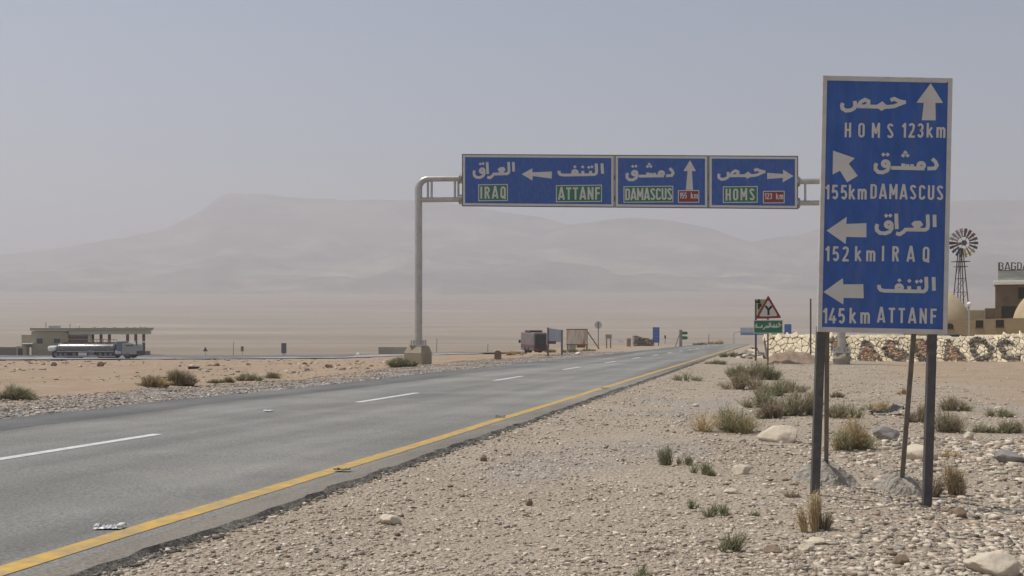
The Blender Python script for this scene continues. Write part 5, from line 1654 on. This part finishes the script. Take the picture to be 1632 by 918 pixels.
# ------------------------------------------------------------------ rocks, litter
def rock(px, py, wpx, hpx, mname, label, seed, cat='rock', flat=1.0, name='rock', group=None):
    b, k = frame_at(px, py)
    w, h = wpx * k / 2, hpx * k
    rnd = random.Random(seed)
    bm = bmesh.new()
    bmesh.ops.create_icosphere(bm, subdivisions=4, radius=1)
    planes = [(Vector((rnd.gauss(0, 1), rnd.gauss(0, 1), rnd.gauss(.2, .9))).normalized(), rnd.uniform(.55, .9)) for _ in range(16)]
    for v in bm.verts:
        p = v.co.copy()
        for n_, d in planes:
            e = p.dot(n_) - d
            if e > 0: p -= n_ * e * .85
        p *= 1 + .10 * mnoise.noise(p * 2.2 + Vector((seed, 0, 0))) + .035 * mnoise.noise(p * 7 + Vector((0, seed, 0)))
        v.co = p
    xs = [v.co.x for v in bm.verts]; zs = [v.co.z for v in bm.verts]
    sx = 2 * w / (max(xs) - min(xs)); sz = h * 1.3 / (max(zs) - min(zs)); z0 = min(zs)
    for v in bm.verts:
        v.co = Vector((v.co.x * sx, v.co.y * sx * .8 * flat, (v.co.z - z0) * sz - h * .3))
    bm.verts.index_update()
    mb = MB().add([v.co[:] for v in bm.verts], [[q.index for q in f.verts] for f in bm.faces])
    bm.free()
    o = mb.build(name, M[mname], None, smooth='all'); o.location = b
    o.location.y += w * .6
    return tag(o, label, cat, group)
ROCKS = [
    (1247, 705, 64, 26, 'rock_cream', 'long smooth cream boulder lying right of the big grey green bush', 'boulder'),
    (1417, 702, 44, 22, 'rock_grey', 'grey angular slab rock beside the leaning right brace', None),
    (1470, 735, 52, 26, 'rock_cream', 'pale rounded rock just behind the right sign post', None),
    (622, 836, 36, 15, 'rock_cream', 'white flat topped stone on the open gravel near the yellow line', None),
    (1596, 922, 92, 36, 'rock_cream', 'broad cream rock cut by the bottom right corner of the photo', 'boulder'),
    (1183, 756, 30, 15, 'rock_cream', 'fist shaped tan stone below the cream boulder', None),
    (1166, 787, 22, 9, 'rock_cream', 'small pale pebble stone between two sparse green tufts', None),
    (1612, 738, 44, 20, 'rock_grey', 'grey pointed rock at the right edge below the shrubs', None),
    (1532, 826, 26, 17, 'rock_brown', 'reddish brown stone right of the right post foot', None),
    (1235, 882, 30, 11, 'rock_brown', 'flat brown stone right of the low bottom tuft', None),
    (1288, 880, 26, 14, 'rock_cream', 'first of two cream stones below the dry straw tuft', None),
    (1302, 868, 34, 11, 'rock_cream', 'long white stone under the dry straw tuft at the left post', None),
    (770, 735, 12, 10, 'rock_brown', 'upright brown stone on gravel beside the middle of the yellow line', None),
    (843, 806, 12, 11, 'rock_brown', 'dark pointed stone standing in the middle of the gravel', None),
    (1440, 900, 30, 15, 'rock_brown', 'brown stone at the bottom edge below the sign posts', None),
    (1545, 700, 16, 12, 'rock_cream', 'pinkish pale stone behind the right sign post among grey shrubs', None),
    (1594, 658, 14, 10, 'rock_cream', 'small pale stone on brown earth near the right edge', None),
    (1110, 648, 10, 5, 'rock_cream', 'little white stone above the big grey green bush', None),
    (345, 583, 10, 5, 'rock_brown', 'brown clod on orange earth right of the black plank', None),
    (395, 582, 8, 4, 'rock_brown', 'small dark clod on orange earth below the olive sign', None),
    (485, 582, 9, 5, 'rock_brown', 'dark rock on orange earth near the grey gravel shoulder', None),
    (523, 586, 14, 6, 'rock_brown', 'reddish rock left of the pedestal bush', None),
    (85, 583, 9, 6, 'rock_brown', 'dark clod on orange earth below the tanker tail', None),
    (158, 584, 12, 8, 'rock_brown', 'dark clod on orange earth below the middle of the tanker', None),
    (921, 565, 10, 4, 'plaster_white', 'bright white stone on the verge below the rusty hoarding', None),
    (570, 567, 6, 5, 'plaster_white', 'white painted stone beside the side road near the block wall', None),
]
for i, (px_, py_, w, h, m_, lab, nm) in enumerate(ROCKS):
    rock(px_, py_, w, h, m_, lab, 11 + i * 3, 'rock', name=nm or 'rock')

def litter():
    # crushed shiny can on the yellow line
    b, k = frame_at(175, 853)
    zb = float(zroad(b.y)) + .006
    t = thing('crushed_can', 'crushed shiny metal scrap lying on the yellow line', 'litter', (b.x, b.y, zb), R(4))
    bm = bmesh.new(); bmesh.ops.create_grid(bm, x_segments=24, y_segments=8, size=1)
    w = 23 * k
    for v in bm.verts:
        x, y = v.co.x, v.co.y
        z = .006 + .024 * abs(mnoise.noise(Vector((x * 3, y * 2, 3)))) + (.022 if abs(x) > .62 else .003) * (1 - y * y)
        v.co = Vector((x * w, y * .055, z))
    bm.verts.index_update()
    MB().add([v.co[:] for v in bm.verts], [[q.index for q in f.verts] for f in bm.faces]).build('foil', M['foil'], t)
    MB().box((w * .55, -.05, .012), (w * .98, .04, .034), bev=.01).build('end_cap', M['litter'], t)
    MB().box((-w * .98, -.045, .010), (-w * .72, .04, .03), bev=.01).build('end_cap', M['litter'], t)
    for (px_, py_, w, d, m_, lab) in ((427, 660, 12, .12, 'litter', 'scrap of white paper on the asphalt between lane dashes'),
                                      (797, 670, 16, .07, 'rotor_dark', 'dark strip of rubber on the near stretch of yellow line'),
                                      (964, 622.5, 11, .10, 'rotor_dark', 'dark scrap on the far stretch of yellow line'),
                                      (545, 759, 26, .05, 'rotor_dark', 'thin dark strip of tyre at the broken asphalt edge')):
        b, k = frame_at(px_, py_)
        z_ = max(float(zroad(b.y)), b.z) + .008
        v, f = [], []
        n = 9
        rnd = random.Random(px_)
        for i in range(n):
            for j in range(3):
                v.append(((i / (n - 1) - .5) * w * k, (j - 1) * d * rnd.uniform(.6, 1.2), .012 + rnd.uniform(0, .025) * (1 if j == 1 else .2)))
        for i in range(n - 1):
            for j in range(2):
                f.append((i * 3 + j, i * 3 + 3 + j, i * 3 + 4 + j, i * 3 + 1 + j))
        o = MB().add(v, f).build('road_litter', M[m_]); o.location = (b.x, b.y, z_)
        tag(o, lab, 'litter')
    # crumpled black plastic sheet
    b, k = frame_at(1412, 661)
    bm = bmesh.new(); bmesh.ops.create_grid(bm, x_segments=26, y_segments=12, size=1)
    for v in bm.verts:
        x, y = v.co.x, v.co.y
        tp = .35 + .65 * max(0, (x + 1) / 2)
        z = .02 + (.06 + .13 * max(0, x)) * (.5 + .5 * mnoise.noise(Vector((x * 2.2, y * 1.6, 7)))) + .05 * mnoise.noise(Vector((x * 6, y * 5, 1)))
        z *= 1.0 if x < .9 else .5
        v.co = Vector((x * 25 * k, y * .25 * tp, max(z, 0) + .07 * max(0, x)))
    bm.verts.index_update()
    o = MB().add([v.co[:] for v in bm.verts], [[q.index for q in f.verts] for f in bm.faces]).build('plastic_sheet', M['dark_sheet'], None, smooth='all')
    bm.free(); o.location = b
    tag(o, 'crumpled black plastic sheet on the ground between the sign braces', 'plastic sheet')
    b, k = frame_at(309, 588)
    o = MB().box((-8 * k, -.15, -.05), (8 * k, .15, 4.0 * k), bev=.02).build('plank', M['dark_sheet']); o.location = b
    tag(o, 'black plank lying on orange earth right of the double bush', 'plank')
    b, k = frame_at(989, 546)
    o = MB()
    o.bar((-5 * k, 0, .9), (0, 0, .55), .22, .12); o.bar((0, 0, .55), (5.5 * k, 0, .6), .2, .12); o.bar((-.5, 0, -.2), (-.5, 0, .6), .1, .1); o.bar((2 * k, 0, -.2), (2 * k, 0, .55), .1, .1)
    ob = o.build('scrap_frame', M['rust']); ob.location = b
    tag(ob, 'bent rusty scrap frame between legged board and tan pillar', 'scrap metal')
litter()

# ------------------------------------------------------------------ shrubs
def bush(px, py, wpx, hpx, mname, label, dens=1.0, m2=None, sparse=False, erect=.5, name='desert_shrub', group='desert shrubs'):
    b, k = frame_at(px, py)
    w, h = wpx * k / 2 * (1.35 if not sparse else 1.3), hpx * k * 1.10
    b.y += min(w * .45, 1.0); b.z = float(gz(b.x, b.y))
    n = int((120 if sparse else 560) * dens)
    bw = max(.0026, k * .36)
    mb = MB()
    rnd = random.Random(px * 7 + py)
    # several root crowns; each sends out a fan of fine stems, so the outline is ragged and open
    nc = 5 if sparse else 8
    clumps = []
    for i in range(nc):
        r_ = rnd.uniform(-1, 1)
        hh = (1 - .55 * abs(r_) ** 1.6) * rnd.uniform(.65, 1.05)
        clumps.append((r_ * .68, rnd.uniform(-.5, .5), hh, rnd.random(), rnd.gauss(0, .3)))
    for i in range(n):
        cx, cy, ch, cm, cl = rnd.choice(clumps)
        x0, y0 = w * (cx + rnd.gauss(0, .07)), w * .7 * (cy + rnd.gauss(0, .08))
        a = rnd.uniform(0, 6.283)
        out = rnd.random() ** .6
        ln = ch * h * (rnd.uniform(.45, 1.0) if rnd.random() < .8 else rnd.uniform(.9, 1.15))
        fan = min(w * .62, h * .95) * (1 - erect) * 1.25 * out
        lean = (math.cos(a) * fan + cl * h * .35, math.sin(a) * fan * .8)
        top = ln * (1 - .40 * out * (1 - erect))
        j1, j2 = rnd.gauss(0, .05) * h, rnd.gauss(0, .05) * h
        q = []
        for s_ in (0, .35, .7, 1.0):
            q.append(Vector((x0 + lean[0] * s_ ** 1.2 + j1 * s_ * (1.6 - s_), y0 + lean[1] * s_ ** 1.2 + j2 * s_ * (1.6 - s_), top * (s_ ** .9) - .02)))
        pa = rnd.uniform(0, 3.14159)
        d = Vector((math.cos(pa), math.sin(pa), .2)) * bw
        mi = 1 if (m2 and (cm < .45 or rnd.random() < .25)) else 0
        ws = (.9, 1.0, .75, .25)
        v = []
        for p, s_ in zip(q, ws):
            v += [p - d * s_, p + d * s_]
        mb.add(v, [(0, 1, 3, 2), (2, 3, 5, 4), (4, 5, 7, 6)], mi)
        for _ in range(2 if sparse else 4):                   # side twigs and small leaves
            s_ = rnd.uniform(.25, 1.0); j = min(int(s_ * 3), 2); fr = s_ * 3 - j
            p = q[j].lerp(q[j + 1], min(fr, 1))
            a2 = rnd.uniform(0, 6.283); l2 = h * rnd.uniform(.05, .16)
            e = p + Vector((math.cos(a2) * l2, math.sin(a2) * l2 * .8, l2 * rnd.uniform(.1, 1.0)))
            d2 = d * .8
            mb.add([p - d2, p + d2, e + d2 * .3, e - d2 * .3], [(0, 1, 2, 3)], mi)
    mats = [M[mname]] + ([M[m2]] if m2 else [])
    if not m2:
        mb.m = [0] * len(mb.f)
    o = mb.build(name, mats); o.location = b
    return tag(o, label, 'shrub' if name == 'desert_shrub' else 'grass tuft', group)
BUSHES = [
    (1160, 692, 112, 50, 'bush_green', 'big low grey green shrub immediately left of the cream boulder', 1.6, 'bush_dry'),
    (1212, 606, 62, 38, 'bush_green', 'grey green shrub at the foot of the triangle sign post', 1.0, 'bush_mix'),
    (1192, 622, 66, 38, 'bush_brown', 'brown shrub left of and below the triangle sign post', 1.0, 'bush_mix'),
    (1245, 632, 66, 34, 'bush_brown', 'low brown shrub below the triangle sign among white stones', .9, 'bush_green'),
    (1234, 669, 46, 38, 'bush_brown', 'dry brown shrub directly above the cream boulder', .9, None),
    (1276, 664, 56, 52, 'bush_green', 'upright green brown shrub touching the left dark sign post', 1.2, 'bush_brown'),
    (1352, 668, 62, 34, 'bush_green', 'pale green shrub top behind the taller shrub between the posts', .8, 'bush_mix'),
    (1364, 720, 66, 68, 'bush_green', 'tall green shrub with straw base between the two sign posts', 1.5, 'bush_dry'),
    (1526, 655, 46, 27, 'bush_green', 'round dark green shrub on brown earth right of the right post', .9, 'bush_brown'),
    (1518, 690, 60, 42, 'bush_green', 'wide grey shrub right behind the right dark sign post', 1.0, 'bush_brown'),
    (1470, 674, 40, 36, 'bush_brown', 'brown shrub between the right brace and the right post', .9, None),
    (1616, 692, 46, 30, 'bush_brown', 'brown shrub cut by the right edge beside a pinkish stone', .9, 'bush_green'),
    (1598, 666, 40, 22, 'bush_brown', 'small brown shrub behind the one at the right edge', .7, 'bush_green'),
    (1570, 690, 40, 22, 'bush_green', 'low green shrub between the wide grey shrub and right edge', .6, 'bush_mix'),
    (1440, 629, 18, 14, 'bush_dry', 'lone small dry shrub on bare earth behind the right brace', .4, None),
    (1334, 634, 18, 16, 'bush_brown', 'small dark shrub on earth right of the left post', .4, None),
    (1408, 655, 60, 18, 'bush_green', 'thin green shrub strip behind the black plastic sheet', .5, 'bush_dry'),
    (12, 638, 54, 27, 'bush_mix', 'olive shrub cut by the left edge beyond the gravel shoulder', 2.4, 'bush_green'),
    (240, 617, 42, 21, 'bush_mix', 'lower left half of the double shrub on orange earth', 2.0, 'bush_dry'),
    (279, 615, 48, 29, 'bush_mix', 'taller right half of the double shrub on orange earth', 2.6, 'bush_brown'),
    (341, 611, 22, 9, 'bush_mix', 'leftmost tiny shrub in the row along the gravel shoulder', .5, 'bush_green'),
    (361, 610, 20, 12, 'bush_mix', 'second small shrub in the row along the gravel shoulder', .5, 'bush_green'),
    (395, 607, 38, 15, 'bush_mix', 'widest shrub in the row along the gravel shoulder', .8, 'bush_green'),
    (432, 603, 30, 12, 'bush_green', 'rightmost small shrub in the row along the gravel shoulder', .6, 'bush_mix'),
    (640, 585.5, 37, 20, 'bush_green', 'dense dark green shrub in front of the left gantry pedestal', 3.2, 'bush_mix'),
    (880, 562, 18, 7, 'bush_dry', 'straw coloured shrub on the verge below the grey billboard', .5, None),
    (910, 562, 26, 9, 'bush_green', 'green shrub under the rusty hoarding', .6, 'bush_mix'),
    (938, 560, 24, 6, 'bush_brown', 'low brown shrub right of the rusty hoarding foot', .5, 'bush_green'),
    (818, 566, 34, 8, 'bush_dry', 'straw shrub beside the round topped stone marker', .6, None),
    (1118, 550, 26, 6, 'bush_green', 'far green shrub strip past the green arrow boards', .5, 'bush_mix'),
    (1146, 549, 26, 9, 'bush_dry', 'far straw shrub at the end of the left verge', .5, None),
    (1165, 569, 30, 12, 'bush_green', 'far dull green shrub between the road and the rubble heap', .7, 'bush_mix'),
    (1146, 581, 36, 10, 'bush_green', 'small green shrub on the shoulder near the far yellow line', .6, 'bush_mix'),
]
for i, (px_, py_, w, h, m_, lab, dn, m2) in enumerate(BUSHES):
    bush(px_, py_, w, h, m_, lab, dn, m2, erect=.38)
EXTRA = [
    (1222, 650, 60, 30, 'bush_green', 'green shrub in the strip midway between triangle sign and cream boulder', 1.1, 'bush_brown'),
    (1262, 626, 50, 26, 'bush_green', 'green shrub in the strip behind the upright shrub at the left post', 1.0, 'bush_mix'),
    (1176, 601, 34, 22, 'bush_brown', 'small brown shrub at the left end of the strip below the triangle sign', .8, 'bush_green'),
    (1300, 648, 36, 26, 'bush_green', 'low green shrub hidden partly behind the left dark sign post', .8, 'bush_mix'),
]
for (px_, py_, w, h, m_, lab, dn, m2) in EXTRA:
    bush(px_, py_, w, h, m_, lab, dn, m2, erect=.38)
TUFTS = [
    (1512, 794, 60, 76, 'bush_dry', 'tall golden dry grass tuft right of the right post foot', 6.5, 'bush_brown', .72),
    (1298, 848, 48, 74, 'bush_dry', 'tall dry grass tuft in front of the left post foot', 3.2, 'bush_brown', .68),
    (1524, 730, 38, 22, 'bush_dry', 'low dry straw tuft behind the golden grass', 2.2, None, .4),
    (1066, 742, 36, 36, 'bush_green', 'leftmost sparse green tuft on the gravel shoulder', 2.08, None, .5),
    (1091, 742, 26, 30, 'bush_green', 'second sparse green tuft from the road on the gravel', 1.6, None, .5),
    (1121, 758, 40, 34, 'bush_green', 'third sparse green tuft below the big shrub', 2.08, None, .5),
    (1108, 812, 26, 28, 'bush_green', 'thin green tuft left of its denser neighbour on lower gravel', .8, None, .5),
    (1146, 824, 44, 36, 'bush_green', 'dense blue green tuft on the lower gravel', 1.8, None, .5),
    (1205, 824, 22, 16, 'bush_green', 'tiny green tuft right of the dense blue green tuft', .7, None, .5),
    (1182, 882, 66, 44, 'bush_mix', 'straggly olive tuft left of the flat brown stone', 1.8, 'bush_green', .45),
    (1030, 922, 46, 26, 'bush_green', 'sparse green tuft cut by the bottom edge', 1.2, None, .5),
    (1262, 795, 30, 18, 'bush_brown', 'thin brown tuft left of the left post foot', .7, None, .5),
    (1092, 607, 54, 18, 'bush_green', 'sparse spreading green tuft on the shoulder before the triangle sign', 1.8, None, .4),
    (975, 656, 26, 7, 'bush_brown', 'very thin brown tuft on gravel near the yellow line', .5, None, .4),
]
for (px_, py_, w, h, m_, lab, dn, m2, er) in TUFTS:
    bush(px_, py_, w, h, m_, lab, dn, m2, sparse=True, erect=er, name='grass_tuft', group='grass tufts')

# ------------------------------------------------------------------ loose gravel
def gravel(name, n, sampler, mname, smin, smax, mix, power=2.6):
    base_v, base_f = [], None
    ico = np.array([(-1, -1, -1), (1, -1, -1), (1, 1, -1), (-1, 1, -1), (-1, -1, 1), (1, -1, 1), (1, 1, 1), (-1, 1, 1)]) * .8
    fc = np.array([(0, 2, 1), (0, 3, 2), (4, 5, 6), (4, 6, 7), (0, 1, 5), (0, 5, 4), (1, 2, 6), (1, 6, 5), (2, 3, 7), (2, 7, 6), (3, 0, 4), (3, 4, 7)])
    x, y, sc = sampler(n)
    n = len(x)
    z = gz(x, y)
    s = (smin * (smax / smin) ** (rng.random(n) ** power)) * .5 * sc
    V = ico[None] * rng.uniform(.55, 1.25, (n, 8, 3)) + rng.uniform(-.45, .45, (n, 8, 3)) * np.array([1, 1, .8])
    sx = np.stack([rng.uniform(.7, 1.5, n), rng.uniform(.6, 1.2, n), rng.uniform(.25, .75, n)], -1) * s[:, None]
    V = V * sx[:, None, :]
    a = rng.uniform(0, 6.28, n); c, si = np.cos(a)[:, None], np.sin(a)[:, None]
    X = V[..., 0] * c - V[..., 1] * si + x[:, None]; Yv = V[..., 0] * si + V[..., 1] * c + y[:, None]
    Z = V[..., 2] + z[:, None] + sx[:, 2:3] * .3
    vv = np.stack([X, Yv, Z], -1).reshape(-1, 3)
    ff = (fc[None] + (np.arange(n) * 8)[:, None, None]).reshape(-1, 3)
    me = bpy.data.meshes.new(name)
    me.vertices.add(len(vv)); me.vertices.foreach_set('co', vv.astype(np.float32).ravel())
    me.loops.add(ff.size); me.loops.foreach_set('vertex_index', ff.astype(np.int32).ravel())
    me.polygons.add(len(ff)); me.polygons.foreach_set('loop_start', np.arange(0, ff.size, 3, dtype=np.int32))
    me.polygons.foreach_set('loop_total', np.full(len(ff), 3, dtype=np.int32))
    me.update(calc_edges=True)
    for mn in mname: me.materials.append(M[mn])
    me.polygons.foreach_set('material_index', np.repeat(rng.choice(len(mname), n, p=mix), 12).astype(np.int32))
    o = bpy.data.objects.new(name, me); COL.objects.link(o)
    return tag(o, kind='stuff')
def samp_right(n):
    r_ = 3.6 * (60 / 3.6) ** rng.random(n); a = np.radians(rng.uniform(-28, 34, n))
    x, y = r_ * np.sin(a), r_ * np.cos(a)
    s, u = road_su(x, y)
    keep = (u < U_EDGE - .02) & (y < 62)
    soil = (y + 8 * vnoise(x * .2, y * .2, 22) > 20) & (u < -5)
    keep &= ~(soil & (rng.random(n) < .78))
    keep &= rng.random(n) < .55 + .9 * vnoise(x * .8, y * .8, 91)+ .25 * (u < -1)
    x, y, u = x[keep], y[keep], u[keep]
    return x, y, np.clip(np.hypot(x, y) / 14, .8, 1.15) * (1 + .9 * sstep(1.0, -2.5, u) * (y < 16))
def samp_left(n):
    s = 8 + 90 * rng.random(n) ** 1.5
    d = rng.random(n) ** 1.2 * 5.0
    u = np.interp(s, LEFT_S, LEFT_U) + .1 + d
    x, y = su_xy(s, u)
    return x, y, np.ones(len(x)) * 1.2
def samp_field(n):
    y = 24 + 110 * rng.random(n) ** 1.4; px = rng.uniform(-500, 640, n)
    x = (px - CX) / F * y
    s, u = road_su(x, y)
    keep = (u > np.interp(s, LEFT_S, LEFT_U) + 3.8) & (rng.random(n) < .35 + 1.3 * vnoise(x * .15, y * .15, 95))
    return x[keep], y[keep], np.clip(y[keep] / 40, .8, 1.6)
gravel('gravel', 300000, samp_right, ['pebble', 'pebble_brown', 'pebble_grey'], .009, .056, [.71, .25, .04], 2.8)
gravel('shoulder_gravel', 70000, samp_left, ['pebble_grey', 'pebble', 'pebble_brown'], .016, .075, [.62, .2, .18])
gravel('field_stones', 7000, samp_field, ['pebble_brown', 'pebble'], .05, .22, [.75, .25], 3.5)

def samp_edge(n):
    s = 3 + 60 * rng.random(n) ** 1.6
    x, y = su_xy(s, U_EDGE - .05 + rng.normal(0, .055, n))
    return x, y, np.ones(n)
gravel('asphalt_crumbs', 9000, samp_edge, ['asphalt_break', 'pebble_grey'], .012, .06, [.8, .2])
